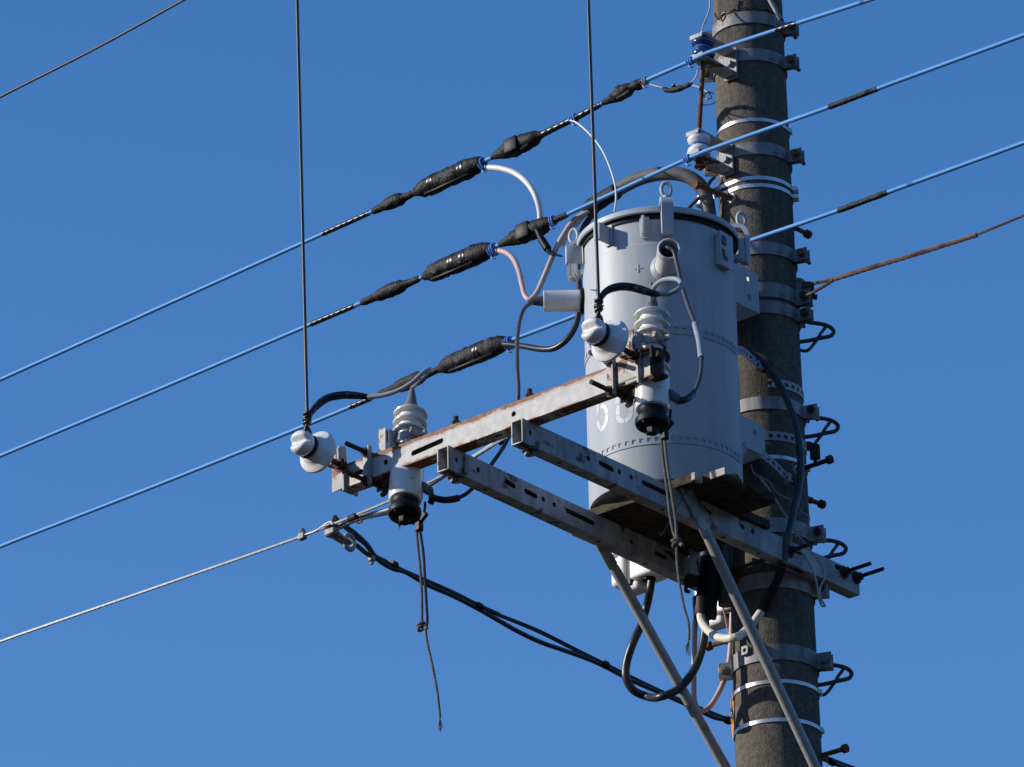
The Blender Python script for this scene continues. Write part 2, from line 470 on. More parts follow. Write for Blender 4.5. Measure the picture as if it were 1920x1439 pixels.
# ------------------------------------------------------------------ clamps and straps round the pole
TC=radians(37.2)        # bearing of the viewer
def arc(z, th0, th1, extra, n=40):
    pts=[]; nr=[]
    for i in range(n+1):
        th=th0+(th1-th0)*i/n
        pts.append(radial(th, prad(z)+extra, z)); nr.append(V(cos(th), sin(th), 0))
    return pts, nr
def pole_band(px, label, h=.042, lug=104, gap=15, mat='galv', boltmat='rust', left=True, ear=.05, dz=0.0, group=None):
    """two steel half rings whose ears are drawn together by bolts; px = pixel of the band's centre on the pole front"""
    z=PP(*px).z+dz
    t=thing("pole_band", label, "pole clamp", (0,0,z), group)
    l1, l2=radians(lug), radians(lug+gap)
    f=MB()
    th0=radians(-62)
    p, n=arc(z, th0, l1, .001, 44)
    # ears: leave the pole with a soft bend
    def earpts(th, side):
        out=[]; nn=[]
        tg=V(-sin(th), cos(th), 0)*side
        for k, (dr, dt) in enumerate(((.003,.006),(.010,.010),(.022,.011),(ear,.011))):
            out.append(radial(th, prad(z)+dr, z)+tg*dt); nn.append((-tg).lerp(V(cos(th), sin(th), 0), max(0, .6-.3*k)).normalized())
        return out, nn
    e, en=earpts(l1, 1)
    f.ribbon(p+e, n+[q for q in en], VZ, h, .0045)
    part(f, "front_half", M[mat], t)
    f=MB(); p, n=arc(z, l2, radians(298-62-gap+14), .001, 40)
    e, en=earpts(l2, -1)
    f.ribbon(e[::-1]+p, [q for q in en[::-1]]+n, VZ, h, .0045)
    part(f, "rear_half", M[mat], t)
    # bolt through the ears
    m=(l1+l2)/2; tg=V(-sin(m), cos(m), 0); c=radial(m, prad(z)+ear*.62, z)
    f=MB(); f.tube([c-tg*.030, c+tg*.060], .0065, 10); f.hexnut(c-tg*.026, tg, .0125, .012); f.hexnut(c+tg*.028, tg, .0125, .012)
    part(f, "bolt", M[boltmat], t)
    # stamped boss on the front half
    f=MB(); th=l1-radians(26); q=radial(th, prad(z)+.004, z)
    f.box(q, (.006, .030, h*.62), (V(cos(th), sin(th), 0), V(-sin(th), cos(th), 0), VZ), .0025); part(f, "boss", M[mat], t)
    if left:
        th=radians(-58); tg=V(-sin(th), cos(th), 0); q=radial(th, prad(z)+.028, z)
        f=MB(); f.box(radial(th, prad(z)+.022, z)+tg*.006, (.044, .005, h), (V(cos(th), sin(th), 0), tg, VZ), .002)
        f.box(radial(th, prad(z)+.022, z)-tg*.012, (.044, .005, h), (V(cos(th), sin(th), 0), tg, VZ), .002)
        part(f, "left_ear".replace("left_", ""), M[mat], t)
        f=MB(); f.tube([q-tg*.03, q+tg*.026], .0065, 10); f.lathe([(.001,.012),(.011,.009),(.014,0)], q+tg*.010, tg, 14); part(f, "bolt", M[boltmat], t)
    return t, z
BG="steel clamps round the pole"
pole_band((1405, 33), "pale galvanised pole clamp at the very top edge of the photo", lug=112, mat='galv', boltmat='rustdark', group=BG)
b2,z2=pole_band((1418, 103), "rust streaked pole clamp holding the blue spool bracket", lug=100, group=BG)
b3,z3=pole_band((1425, 279), "galvanised pole clamp holding the white spool bracket", lug=100, group=BG)
b4,z4=pole_band((1440, 466), "pole clamp half hidden behind the lowest blue line", lug=100, group=BG)
b5,z5=pole_band((1450, 545), "pole clamp to which the rusty guy wire is anchored", lug=102, h=.05, boltmat='rustdark', left=False, group=BG)
b6,z6=pole_band((1450, 577), "pole clamp directly under the guy wire anchor", lug=102, boltmat='rustdark', left=False, group=BG)
b7,z7=pole_band((1450, 756), "shaded pole clamp level with the painted tank number", lug=106, mat='galvdirt', boltmat='rustdark', left=False, group=BG)
b8,z8=pole_band((1450, 985), "shaded pole clamp just above the platform arms", lug=106, h=.048, mat='galvdirt', boltmat='rustdark', left=False, group=BG)
b9,z9=pole_band((1460, 1088), "shaded pole clamp right below the platform arms", lug=108, h=.05, mat='galvdirt', boltmat='rustdark', left=False, group=BG)
b10,z10=pole_band((1452, 1223), "clean galvanised pole clamp crossed by a brace pipe near the bottom", lug=108, h=.052, boltmat='galv', group=BG)
# boss with a hole on the lowest clamp
q=PP(1402, 1222); th=atan2(q.y, q.x)
f=MB(); f.plate([(-.012,-.014),(.008,-.014),(.013,-.008),(.013,.008),(.008,.014),(-.012,.014)], [hole((0,0), .0065)], radial(th, prad(q.z)+.004, q.z), V(-sin(th), cos(th), 0), VZ, .012)
part(f, "drilled_boss", M['galv'], b10)

def thin_strap(px, label, h=.012, extra=.0015, mat='strap', th0=-70, th1=290):
    z=PP(*px).z
    f=MB(); p, n=arc(z, radians(th0), radians(th1), extra, 72)
    f.ribbon(p, n, VZ, h, .0015)
    # buckle at the right hand side
    th=radians(118)
    f.box(radial(th, prad(z)+.006, z), (.012, .022, h*1.3), (V(cos(th), sin(th), 0), V(-sin(th), cos(th), 0), VZ), .002)
    return solo(f, "steel_strap", M[mat], label, "strap", "thin steel straps round the pole")
thin_strap((1408, 225), "bright thin steel strap round the pole between the two spools")
thin_strap((1448, 857), "thin steel strap in the shade behind the hanging black lead")
thin_strap((1452, 1278), "bright steel strap round the pole just above the orange sign", extra=.002)
thin_strap((1458, 1350), "lowest bright steel strap, across the orange sign", extra=.002)
# two straps that bind the duct to the pole
for u, v, lab in ((1418, 334, "upper of the twin straps tying the grey duct to the pole"), (1420, 348, "lower of the twin straps tying the grey duct to the pole")):
    z=PP(u, v).z; r=prad(z)+.002
    f=MB(); p, n=arc(z, radians(8), radians(250), .002, 50)
    # tangent to the duct, round it and back
    dc=P(1322, 376+(v-341)*.9, z=z); 
    q=[]; qn=[]
    dr=.027
    a0=atan2(dc.y, dc.x)
    for k in range(14):
        w=a0+radians(100)-radians(200)*k/13
        q.append(V(dc.x+cos(w)*dr, dc.y+sin(w)*dr, z)); qn.append(V(cos(w), sin(w), 0))
    f.ribbon(q[::-1]+p, qn[::-1]+n, VZ, .013, .0015)
    th=radians(120); f.box(radial(th, prad(z)+.01, z), (.022, .03, .018), (V(cos(th), sin(th), 0), V(-sin(th), cos(th), 0), VZ), .003)
    solo(f, "steel_strap", M['strap'], lab, "strap", "thin steel straps round the pole")

# ------------------------------------------------------------------ twisted rod hooks on the far right of the pole
def hook(px, label):
    o=P(*px, y=.03)
    t=thing("cable_hook", label, "hook", o, "twisted rod hooks down the right side of the pole")
    k=1/(F_PX/((CAM-AX).length)) if False else 17.0/F_PX
    def L(x, y, d=0): return o+WX*(x*k)+VZ*(-y*k/.91)+WY*(d*k)
    up=cr([L(-14,-4,-6), L(10,2), L(34,4,4), L(50,9,6), L(57,17,7), L(52,25,7), L(34,31,2), L(10,39,-6), L(-10,44,-12)], 7)
    f=MB(); strand(f, up, .0070, 4, .022, n=6); part(f, "loop_rod", M['darkstrand'], t)
    f=MB(); strand(f, cr([L(45,7,4), L(34,20,3), L(18,44,-2), L(4,58,-5), L(-8,58,-8)], 6), .0056, 3, .022, n=6); part(f, "cross_rod", M['darkstrand'], t)
    f=MB(); f.box(L(-5,-2,3), (.03,.006,.05), (WX, WY, VZ), .002); part(f, "plate", M['galvdirt'], t)
    return t
h0=hook((1506, 603), "twisted rod hook on the pole under the guy wire clamp")
for px, lab in (((1514, 781), "twisted rod hook level with the lower perforated strap"), ((1528, 1010), "twisted rod hook just above the end of the right platform arm"), ((1538, 1244), "lowest twisted rod hook beside the clean galvanised clamp")):
    c=copy_tree(h0); c.location=AX+RW@P(*px, y=.03); c["label"]=lab

# ------------------------------------------------------------------ spool insulators on U brackets
def spool(px, a, blue, label, blabel):
    c=P(*px, a=a)
    c=V(a, c.y, c.z); r0=prad(c.z)
    b=thing("spool_bracket", blabel, "bracket", c, "U shaped spool brackets on the pole")
    H=.040
    for s in (1, -1):
        f=MB(); f.plate([(-.032,-.026),(.01,-.026),(a-r0-.004,-.026),(a-r0-.004,.026),(.01,.026),(-.032,.026)], [], c+VZ*(s*H-.003), V(-1,0,0), V(0,-1,0), .006)
        f.box(c+V(.032,0,s*H+(-.006 if s > 0 else .006)), (.005,.05,.014), None, .001)
        part(f, "bracket_leg", M['galvdirt'], b)
    f=MB(); f.box(V(r0+.008, c.y, c.z), (.008,.056,2*H+.03), None, .003); f.hexnut(V(r0+.02, c.y, c.z), (1,0,0), .013, .012); part(f, "back_plate", M['galv'], b)
    s=thing("spool_insulator", label, "insulator", c)
    f=MB(); f.lathe([(.010,-.034),(.024,-.034),(.035,-.030),(.0385,-.022),(.037,-.014),(.028,-.006),(.0255,0),(.028,.006),(.036,.014),(.037,.022),(.034,.030),(.023,.034),(.010,.034)], c, n=44)
    part(f, "spool_body", M['bluedark' if blue else 'porc'], s)
    f=MB()
    for k in range(3):
        q=[c+V(cos(w)*.0275, sin(w)*.0275, -.004+k*.0035+.0025*sin(w*2+k)) for w in [i*2*pi/28 for i in range(28)]]
        f.tube(q, .0013, 5, closed=True)
    part(f, "tie_wire", M['bluetie'], s)
    return c
AL=.262
sp1=spool((1318, 93), AL, True, "deep blue glazed spool insulator on the uppermost blue line", "U bracket round the deep blue spool insulator")
sp2=spool((1311, 274), AL, False, "white porcelain spool insulator on the middle blue line", "U bracket round the white spool insulator")
f=MB(); f.tube([sp1-VZ*.04, sp2+VZ*.04], .0075, 12); f.tube([sp1+VZ*.05, sp1-VZ*.04], .007, 10)
f.tube([sp2-VZ*.085, sp2+VZ*.04], .007, 10); f.hexnut(sp2-VZ*.055, VZ, .014, .012); f.tube([sp2-VZ*.075, sp2-VZ*.07], .018, 14)
solo(f, "spool_rod", M['rust'], "long rusty rod joining the two spool brackets beside the pole", "rod")

# ------------------------------------------------------------------ the three blue low voltage lines
def ext(pts, l0=0.0, l1=0.0):
    pts=list(pts)
    if l0: pts=[pts[0]+(pts[0]-pts[1]).normalized()*l0]+pts
    if l1: pts=pts+[pts[-1]+(pts[-1]-pts[-2]).normalized()*l1]
    return pts
class Wire:
    def __init__(s, pix, pl, sub=24):
        s.pl=pl; s.p=cr([Vector((u, v, 0)) for u, v in pix], sub)
    def pix(s, u):
        for i in range(1, len(s.p)):
            if s.p[i].x >= u:
                A, B=s.p[i-1], s.p[i]; return A.lerp(B, (u-A.x)/max(B.x-A.x, 1e-6))
        return s.p[-1]
    def at(s, u): q=s.pix(u); return P(q.x, q.y, **s.pl)
    def seg(s, u0, u1, n): return [s.at(u0+(u1-u0)*i/n) for i in range(n+1)]
    def pts(s): return [P(q.x, q.y, **s.pl) for q in s.p]
def sleeve(w, u0, u1, prof, par, name="splice_sleeve", mat='tape', jit=.10, off=(0,0), n=None, sides=14):
    """taped joint along the line: prof = (t, radius)"""
    n=n or max(10, int((u1-u0)/3.0))
    pts=w.seg(u0, u1, n); rr=[]
    for i in range(n+1):
        t=i/n
        for k in range(1, len(prof)):
            if t <= prof[k][0]+1e-9:
                a, b=prof[k-1], prof[k]; s_=(t-a[0])/max(b[0]-a[0], 1e-6); rr.append(a[1]+(b[1]-a[1])*s_); break
    pts=[q+VZ*off[0]+V(1,0,0)*off[1] for q in pts]
    f=MB(); f.tube(pts, rr, sides, jit=jit); return part(f, name, M[mat], par)
def fin(w, u0, u1, drop, h, th, par, side=.012, mat='cap', name="sleeve_flange"):
    """closing flange hanging under a sleeve"""
    p, q=w.at(u0), w.at(u1); d=(q-p).normalized(); dn=(V(0,0,-1)+V(.55,0,0)); dn=(dn-d*dn.dot(d)).normalized(); nn=d.cross(dn)
    f=MB(); f.box((p+q)/2+dn*drop+nn*0, ((q-p).length, h, th), (d, dn, nn), .004); return part(f, name, M[mat], par)
def tie(w, u, r, par, turns=3, wd=.006, drop=0, mat='bluetie'):
    f=MB()
    for k in range(turns):
        c=w.at(u+k*wd*600)-VZ*drop; d=(w.at(u+8)-w.at(u-8)).normalized()
        ref=(VZ-d*d.z).normalized(); b=d.cross(ref)
        f.tube([c+ref*cos(i*pi/9)*r*(1.15)+b*sin(i*pi/9)*r+d*.002*sin(i+k) for i in range(18)], .0027, 6, closed=True)
    c=w.at(u+4)-VZ*(drop+r); f.tube(cr([c, c+V(.01,0,-.008), c+V(.012,.01,-.02), c+V(0,.012,-.016)], 4), .002, 5)
    return part(f, "tie_wire", M[mat], par)
RB=.0068
LG="blue covered low voltage lines"
BIG=[(0,.012),(.05,.017),(.11,.027),(.2,.031),(.8,.033),(.88,.030),(.96,.024),(1,.018)]
SMALL=[(0,.010),(.06,.013),(.24,.014),(.32,.020),(.5,.023),(.68,.021),(.76,.014),(.97,.011),(1,.009)]
MED=[(0,.009),(.1,.014),(.16,.017),(.28,.026),(.45,.030),(.7,.029),(.86,.024),(.93,.015),(1,.011)]
def line_thing(label, w, u):
    return thing("power_line", label, "power line", w.at(u), LG)
# --- uppermost
w1=Wire([(-60,739),(0,712.5),(300,577),(603,440),(905,304),(1070,226),(1200,157),(1290,117),(1325,100)], dict(a=AL+.033))
w1b=Wire([(1325,100),(1345,93),(1450,58.5),(1640,-3),(1800,-57),(2000,-125)], dict(a=AL+.033))
l1=line_thing("uppermost blue line, tied to the deep blue spool on the pole", w1, 600)
f=MB(); f.tube(ext(w1.pts()+w1b.pts()[1:], 14, 9), RB, 14); part(f, "covered_wire", M['blue'], l1)
sleeve(w1, 606, 692, [(0,.0085),(.5,.0088),(1,.0085)], l1, "tape_wrap", 'tapewrap', .02)
sleeve(w1, 699, 776, SMALL, l1)
sleeve(w1, 776, 906, BIG, l1); fin(w1, 800, 884, .028, .026, .006, l1)
for u in (812, 868): sleeve(w1, u, u+9, [(0,.034),(1,.034)], l1, "tape_wrap", 'tapewrap', .02)
sleeve(w1, 922, 1018, MED, l1); fin(w1, 962, 998, .030, .022, .012, l1)
p=w1.at(968); d=(w1.at(985)-w1.at(950)).normalized()
f=MB(); f.box(p+V(.02,0,-.004), (.055,.03,.052), (d, d.cross(VZ).normalized(), d.cross(VZ).normalized().cross(d)), .006, 2); part(f, "connector_body", M['cap'], l1)
sleeve(w1, 1012, 1126, [(0,.012),(.3,.010),(.5,.0105),(1,.0095)], l1, "tape_wrap", 'tapewrap', .03)
sleeve(w1, 1130, 1205, [(0,.009),(.1,.011),(.3,.019),(.5,.026),(.62,.023),(.75,.014),(.9,.017),(1,.012)], l1, jit=.20)
fin(w1, 1160, 1186, .022, .020, .016, l1, mat='tape')
tie(w1, 903, .018, l1, 2, drop=.008); tie(w1, 1072, .012, l1, 3); tie(w1, 1204, .010, l1, 3, mat='greywire')
sleeve(w1b, 1455, 1493, [(0,.0085),(1,.0085)], l1, "tape_wrap", 'tapewrap', .03)
tie(w1, 1290, .010, l1, 3)
# --- middle
w2=Wire([(-60,881),(0,855.5),(300,729.5),(585,607.5),(795,519),(940,458),(1060,404),(1285,300),(1322,284)], dict(a=AL+.033))
w2b=Wire([(1322,284),(1355,272),(1555,201),(1645,167),(1920,66),(2050,18)], dict(a=AL+.033))
l2=line_thing("middle blue line, tied to the white spool insulator", w2, 600)
f=MB(); f.tube(ext(w2.pts()+w2b.pts()[1:], 14, 9), RB, 14); part(f, "covered_wire", M['blue'], l2)
sleeve(w2, 583, 664, [(0,.0085),(.5,.0088),(1,.0085)], l2, "tape_wrap", 'tapewrap', .02)
sleeve(w2, 678, 786, SMALL, l2)
sleeve(w2, 794, 922, BIG, l2); fin(w2, 812, 893, .028, .026, .006, l2)
for u in (850, 872): sleeve(w2, u, u+9, [(0,.034),(1,.034)], l2, "tape_wrap", 'tapewrap', .02)
sleeve(w2, 937, 1040, MED, l2, jit=.12); fin(w2, 976, 1008, .030, .022, .012, l2)
p=w2.at(990); d=(w2.at(1005)-w2.at(970)).normalized()
f=MB(); f.box(p+V(.02,0,-.004), (.055,.03,.055), (d, d.cross(VZ).normalized(), d.cross(VZ).normalized().cross(d)), .006, 2); part(f, "connector_body", M['cap'], l2)
sleeve(w2, 1038, 1063, [(0,.011),(1,.0095)], l2, "tape_wrap", 'tape', .08)
tie(w2, 920, .018, l2, 3, drop=.008); tie(w2, 1031, .014, l2, 3); tie(w2, 1285, .010, l2, 3)
sleeve(w2b, 1555, 1645, [(0,.0085),(.3,.009),(.5,.0085),(1,.0085)], l2, "tape_wrap", 'tape', .05)
q=[P(u,v,a=AL+.07) for u,v in ((1008,432),(1016,450),(1026,466))]
f=MB(); f.tube(cr(q,5), .011, 12); f.tube([q[1],q[2]+(q[2]-q[1])*.1], .013, 12)
f.tube(cr([P(u,v,a=AL+.07) for u,v in ((1026,466),(1032,474),(1042,478),(1054,481))],4), [.009]*4+[.007]*4+[.004]*4+[.002], 8)
part(f, "sealed_tap_end", M['cap'], l2)
# --- lowest
A3=.222
w3=Wire([(-60,1051),(0,1025.5),(280,916),(560,803.5),(720,737),(885,667),(1090,588),(1230,526),(1325,482)], dict(a=A3))
w3b=Wire([(1325,482),(1403,453),(1570,396),(1662,362),(1920,268),(2050,221)], dict(a=A3))
l3=line_thing("lowest blue line, passing behind the transformer tank", w3, 600)
f=MB(); f.tube(ext(w3.pts()+w3b.pts()[1:], 14, 9), RB, 14); part(f, "covered_wire", M['blue'], l3)
sleeve(w3, 657, 694, [(0,.0085),(1,.009)], l3, "tape_wrap", 'tapewrap', .02)
sleeve(w3, 711, 822, SMALL, l3)
sleeve(w3, 822, 950, BIG, l3); fin(w3, 846, 929, .028, .026, .006, l3)
sleeve(w3, 897, 906, [(0,.034),(1,.034)], l3, "tape_wrap", 'tapewrap', .02)
tie(w3, 950, .018, l3, 3, drop=.008)
sleeve(w3b, 1572, 1664, [(0,.0085),(.3,.0095),(.5,.0088),(.8,.0095),(1,.0085)], l3, "tape_wrap", 'tape', .05)
# far line in the top left corner
f=MB(); f.tube(ext(cr([P(u,v,a=-1.6) for u,v in ((-80,226),(0,182.5),(180,91),(345,0),(480,-77))], 8), 14, 12), .0055, 10)
solo(f, "power_line", M['leadgrey'], "lone thin line crossing the top left corner of the sky", "power line")

# ------------------------------------------------------------------ platform arms
ZA0, ZA1=7.929, 8.004
def rect_tube(mb, p, q, w, h, th, side_holes=(), bottom_holes=()):
    """hollow bar from p to q (centre line); holes in (s, z) on the +c side, (s, across) underneath"""
    p, q=Vector(p), Vector(q); d=(q-p).normalized(); L=(q-p).length; sd=VZ.cross(d).normalized()
    if sd.y < 0: sd=-sd
    rect=[(0,-h/2),(L,-h/2),(L,h/2),(0,h/2)]
    fl = d.cross(VZ).dot(sd) > 0
    # +c face
    o=p+sd*(w/2-(th if fl else 0)); mb.plate(rect, side_holes, o, d, VZ, th if fl else -th) if fl else mb.plate(rect, side_holes, p+sd*(w/2), d, VZ, th)
    o=p-sd*(w/2); mb.plate(rect, [], o, d, VZ, th) if fl else mb.plate(rect, [], p-sd*(w/2-th), d, VZ, th)
    wi=w/2-th-.0002
    r2=[(0,-wi),(L,-wi),(L,wi),(0,wi)]
    s2=d.cross(sd).z
    for zz, hs in ((-h/2, bottom_holes), (h/2-th, [])):
        mb.plate(r2, hs, p+VZ*(zz if s2 > 0 else zz+th), d, sd, th)
def arm(name, label, p, q, sh, bh, w=.042):
    t=thing(name, label, "support arm", p, "galvanised platform arms under the transformer")
    f=MB(); rect_tube(f, p, q, w, ZA1-ZA0, .0035, sh, bh); part(f, "bar", M['galvdirt'], t)
    return t
zc=(ZA0+ZA1)/2
pR, qR=V(1.381,.155,zc), V(-.215,.155,zc)
dR=(qR-pR).normalized()
def onR(u, v): g=P(u,v,c=.176); return ((pR.x-g.x), g.z-zc)
hR=[hole(onR(994.8,811.7),.0085), hole(onR(1103.5,860),.0085), slot(onR(1126,868.7),onR(1148,880.5),.0085), hole(onR(1161.5,885.3),.0085), hole(onR(1183.8,895),.0085),
    slot(onR(1207,905.6),onR(1259,930),.0085), hole(onR(1331,961.5),.0085), hole(onR(1392.5,988),.0085), hole(onR(1411.5,997),.0085), slot(onR(1489,1031),onR(1500,1036),.0085), hole(onR(1533.5,1049.5),.0085), slot(onR(1568,1063),onR(1582,1069),.0085)]
bR=[slot((s,0),(s,0),.008) for s in (.19,.36,.52,.66,.95,1.12,1.45)]+[slot((1.22,0),(1.33,0),.009)]
armR=arm("platform_arm", "right platform arm, passing in front of the pole with two long bolts at its end", pR, qR, hR, bR)
pL, qL=V(1.381,-.129,zc), V(-.215,-.158,zc)
dL=(qL-pL).normalized()
def onL(u, v): g=P(u,v,c=-.112); return ((g-pL).dot(dL), g.z-zc)
hL=[hole(onL(855,863),.0085), hole(onL(896,881.5),.0085), slot(onL(951,904),onL(964,911.5),.0085), slot(onL(987.5,921),onL(1006,930),.0085), hole(onL(1021,936),.0085), hole(onL(1042,946),.0085),
    slot(onL(1066,956.5),onL(1116.5,980),.0085)]
g=onL(1190,1010); hL+=[hole((g[0],0),.0085), slot((g[0]+.12,0),(g[0]+.165,0),.0085), hole((g[0]+.23,0),.0085)]
bL=[slot((s,0),(s,0),.008) for s in (.19,.36,.52,.72,.95,1.12)]
armL=arm("platform_arm", "left platform arm, rain streaked, passing behind the pole", pL, qL, hL, bL)
# clip on the left arm near its end
g=P(872,876,c=-.108); f=MB(); f.box(V(g.x,-.104,zc-.002), (.016,.008,.058), None, .002); part(f, "clip", M['galv'], armL)
# bolt heads under both ends
for t, x, y in ((armL, 1.325, -.129), (armR, 1.325, .155)):
    f=MB(); f.tube([V(x,y,ZA0-.002), V(x,y,ZA0-.006)], .024, 20); f.hexnut(V(x,y,ZA0-.012), VZ, .016, .013); part(f, "bolt_head", M['galvdirt'], t)
# through bolts at the pole end
for u, v, mat in ((1583,1073,'rustdark'), (1607,1083,'rustdark'), (1480,1031,'rustdark')):
    g=P(u,v,c=.18); f=MB(); ln=.105 if u > 1500 else .075
    c0=V(g.x,.176,zc if u<1500 else g.z)
    f.tube([V(c0.x,-.2,c0.z), c0+V(0,ln,0)], .0062, 12); f.tube([c0+V(0,.001,0), c0+V(0,.005,0)], .021, 20); f.hexnut(c0+V(0,.013,0), (0,1,0), .0145, .014)
    part(f, "through_bolt", M[mat], armR)

# ------------------------------------------------------------------ cross beam
AB=1.352; BW=.05; ZB0, ZB1=8.0055, 8.0805
cl=P(636,900,a=AB).y; cr_=P(1226,690,a=AB).y
zbm=(ZB0+ZB1)/2
beam=thing("cross_beam", "pale cross beam with rusty edges lying on the two platform arms", "cross beam", V(AB-BW/2, (cl+cr_)/2, zbm))
def onB(u, v): g=P(u,v,a=AB); return (g.y-cl, g.z-zbm)
hB=[slot(onB(775,850),onB(827,827),.0085), hole(onB(723,867),.0085), hole(onB(963,776.5),.0085), slot(onB(661,891.5),onB(676,885),.0085)]
LB=cr_-cl
f=MB(); th=.0035
o=V(AB-th, cl, zbm); f.plate([(0,-.0375),(LB,-.0375),(LB,.0375),(0,.0375)], hB, o, VC, VZ and V(0,0,1), th) if False else None
E1, E3=V(0,1,0), V(0,0,1)
rect=[(0,-.0375),(LB,-.0375),(LB,.0375),(0,.0375)]
f.plate(rect, hB, V(AB-th, cl, zbm), E1, E3, th)
f.plate(rect, [], V(AB-BW, cl, zbm), E1, E3, th)
wi=BW/2-th-.0002
rb=[(0,-wi),(LB,-wi),(LB,wi),(0,wi)]
hb=[slot((s-.012,0),(s+.012,0),.007) for s in (.14,.36,.60,.72,.86,1.05)]
f.plate(rb, [[(x,y) for x,y in h][::1] for h in hb], V(AB-BW/2, cl, ZB0+th), E1, V(1,0,0), th)
f.plate(rb, [], V(AB-BW/2, cl, ZB1), E1, V(1,0,0), th)
part(f, "bar", M['beam'], beam)
for u, v in ((855,790), (993,738)):
    g=P(u,v,a=AB-BW/2); f=MB(); c0=V(AB-BW/2, g.y, ZB1)
    f.tube([c0, c0+VZ*.004], .020, 20); part(f, "washer", M['rustgalv'], beam)
    f=MB(); f.hexnut(c0+VZ*.012, VZ, .0145, .015); f.tube([c0+VZ*.004, c0+VZ*.036], .008, 12); part(f, "bolt", M['rustdark'], beam)

# ------------------------------------------------------------------ boards under the tank
def board(a0, a1, c0, c1, label, ragged, th=.026, seed=1):
    r_=random.Random(seed); ZT=8.0055
    am, cm=(a0+a1)/2, (c0+c1)/2
    t=thing("wooden_board", label, "board", V(am, cm, ZT), "weathered boards across the platform arms")
    n=26; top=[]; o=[(a0, c0), (a1, c0)]
    edge=[(a1+(a0-a1)*i/n, c1+((r_.uniform(-.022, .012)+ragged*(i/n)) if ragged else r_.uniform(-.002,.002))) for i in range(n+1)]
    e0=[(a0+(a1-a0)*i/8, c0+r_.uniform(-.006,.004)) for i in range(9)]
    f=MB(); f.plate(e0+edge, [], V(0,0,ZT), V(1,0,0), V(0,1,0), th); part(f, "plank", M['wood'], t)
    return t
boards=[]
E0=P(1352,892,z=8.006)
bd=board(.385,.655, -.262, E0.y, "split weathered board jutting out past the right arm, ragged at its end", -.01, seed=4)
f=MB(); f.box(V(.6565, (.262+E0.y)/2+.02, 8.0055+.013), (.004, E0.y-.262-.012, .024), None, .0012); part(f, "pale_edge", M['woodend'], bd)
bd2=board(.662,.684, -.20, .245, "board under the front of the tank, its pale stub showing by the right arm", 0, seed=9)
f=MB(); f.box(V(.672, .252, 8.0055+.012), (.04, .014, .024), None, .001); part(f, "pale_edge", M['woodend'], bd2)
bd3=board(.245,.38, -.255, .19, "rear board under the tank, nearest the pole", 0, seed=12)
g=P(1066,998,z=8.012)
bd4=board(.50,.664, g.y, -.265, "short board stub jutting out beyond the left arm", 0, seed=15) if False else None
f=MB(); f.box(V(g.x-.085, g.y+.012, 8.0055+.012), (.15,.028,.022), None, .001); part(f, "pale_edge", M['woodend'], bd, label="pale end of the board beyond the left arm")

# ------------------------------------------------------------------ transformer
ZTB=PT(1248, 898).z; ZLB=PT(1217, 402, TR+.004).z; ZLT=PT(1217, 386, TR+.016).z
tank=thing("transformer", "grey pole mounted transformer tank with the stencilled number 50", "transformer", V(TA,0,ZTB))
zr=PT(1215, 455).z
f=MB()
f.lathe([(.001,ZTB+.012),(TR-.012,ZTB+.012),(TR-.012,ZTB),(TR-.002,ZTB),(TR,ZTB+.004),(TR,zr-.003),(TR-.0025,zr),(TR-.0025,ZLB+.004)], V(TA,0,0), n=128)
part(f, "tank_shell", M['paint'], tank)
RL=TR+.0165
f=MB(); f.lathe([(TR-.002,ZLB+.003),(TR+.006,ZLB+.002),(RL-.004,ZLB),(RL,ZLB+.004),(RL,ZLT-.004),(RL-.006,ZLT),(RL-.05,ZLT+.006),(.001,ZLT+.028)], V(TA,0,0), n=128)
part(f, "lid", M['paint'], tank)
f=MB(); f.lathe([(TR-.0015,ZLB-.014),(TR+.003,ZLB-.014),(TR+.004,ZLB-.003),(RL-.003,ZLB-.001)], V(TA,0,0), n=128); part(f, "gasket_shade_ring", M['cap'], tank)  # black gasket, widened over the lid underside to paint its shade dark
def tfr(th): return V(cos(th), sin(th), 0), V(-sin(th), cos(th), 0)
def tp(th, r, z): return V(TA+cos(th)*r, sin(th)*r, z)
def thx(u, v):
    q=PT(u, v); return atan2(q.y, q.x-TA), q.z
# lid clamps with lifting eyes
def lid_clamp(th):
    EX=(WX*.8+tfr(th)[1]*.4).normalized()
    rd, tg=tfr(th)
    pth=[tp(th, RL-.030, ZLT+.010), tp(th, RL-.006, ZLT+.014), tp(th, RL+.010, ZLT+.010), tp(th, RL+.020, ZLT-.004), tp(th, RL+.020, ZLT-.030), tp(th, RL+.018, ZLT-.098), tp(th, RL+.012, ZLT-.104)]
    pth=cr(pth, 5); nr=[]
    for i in range(len(pth)):
        d=(pth[min(i+1,len(pth)-1)]-pth[max(i-1,0)]).normalized(); nr.append(tg.cross(d) if tg.cross(d).dot(rd+VZ) > 0 else -tg.cross(d))
    f=MB(); f.ribbon(pth, nr, tg, .036, .013)
    for s in (-1, 1):
        f.box(tp(th, RL+.013, ZLT-.062)+tg*(s*.015), (.026,.006,.075), (rd, tg, VZ), .002)
    f.box(tp(th, TR+.012, ZLT-.085), (.03,.03,.02), (rd, tg, VZ), .003)
    o=part(f, "lid_clamp", M['paint'], tank)
    f=MB(); c=tp(th, RL+.012, ZLT+.046)
    f.tube([c+EX*(cos(w)*.0145)+VZ*(sin(w)*.0235) for w in [i*2*pi/22 for i in range(22)]], .0058, 10, closed=True)
    f.tube([tp(th, RL+.012, ZLT+.006), tp(th, RL+.012, ZLT+.024)], .011, 14)
    part(f, "lifting_eye", M['paint'], tank, o)
tA,_=thx(1249, 420); lid_clamp(tA)
VLs=radians(37.2-4.5)
lid_clamp(VLs-radians(93)); lid_clamp(VLs+radians(88))
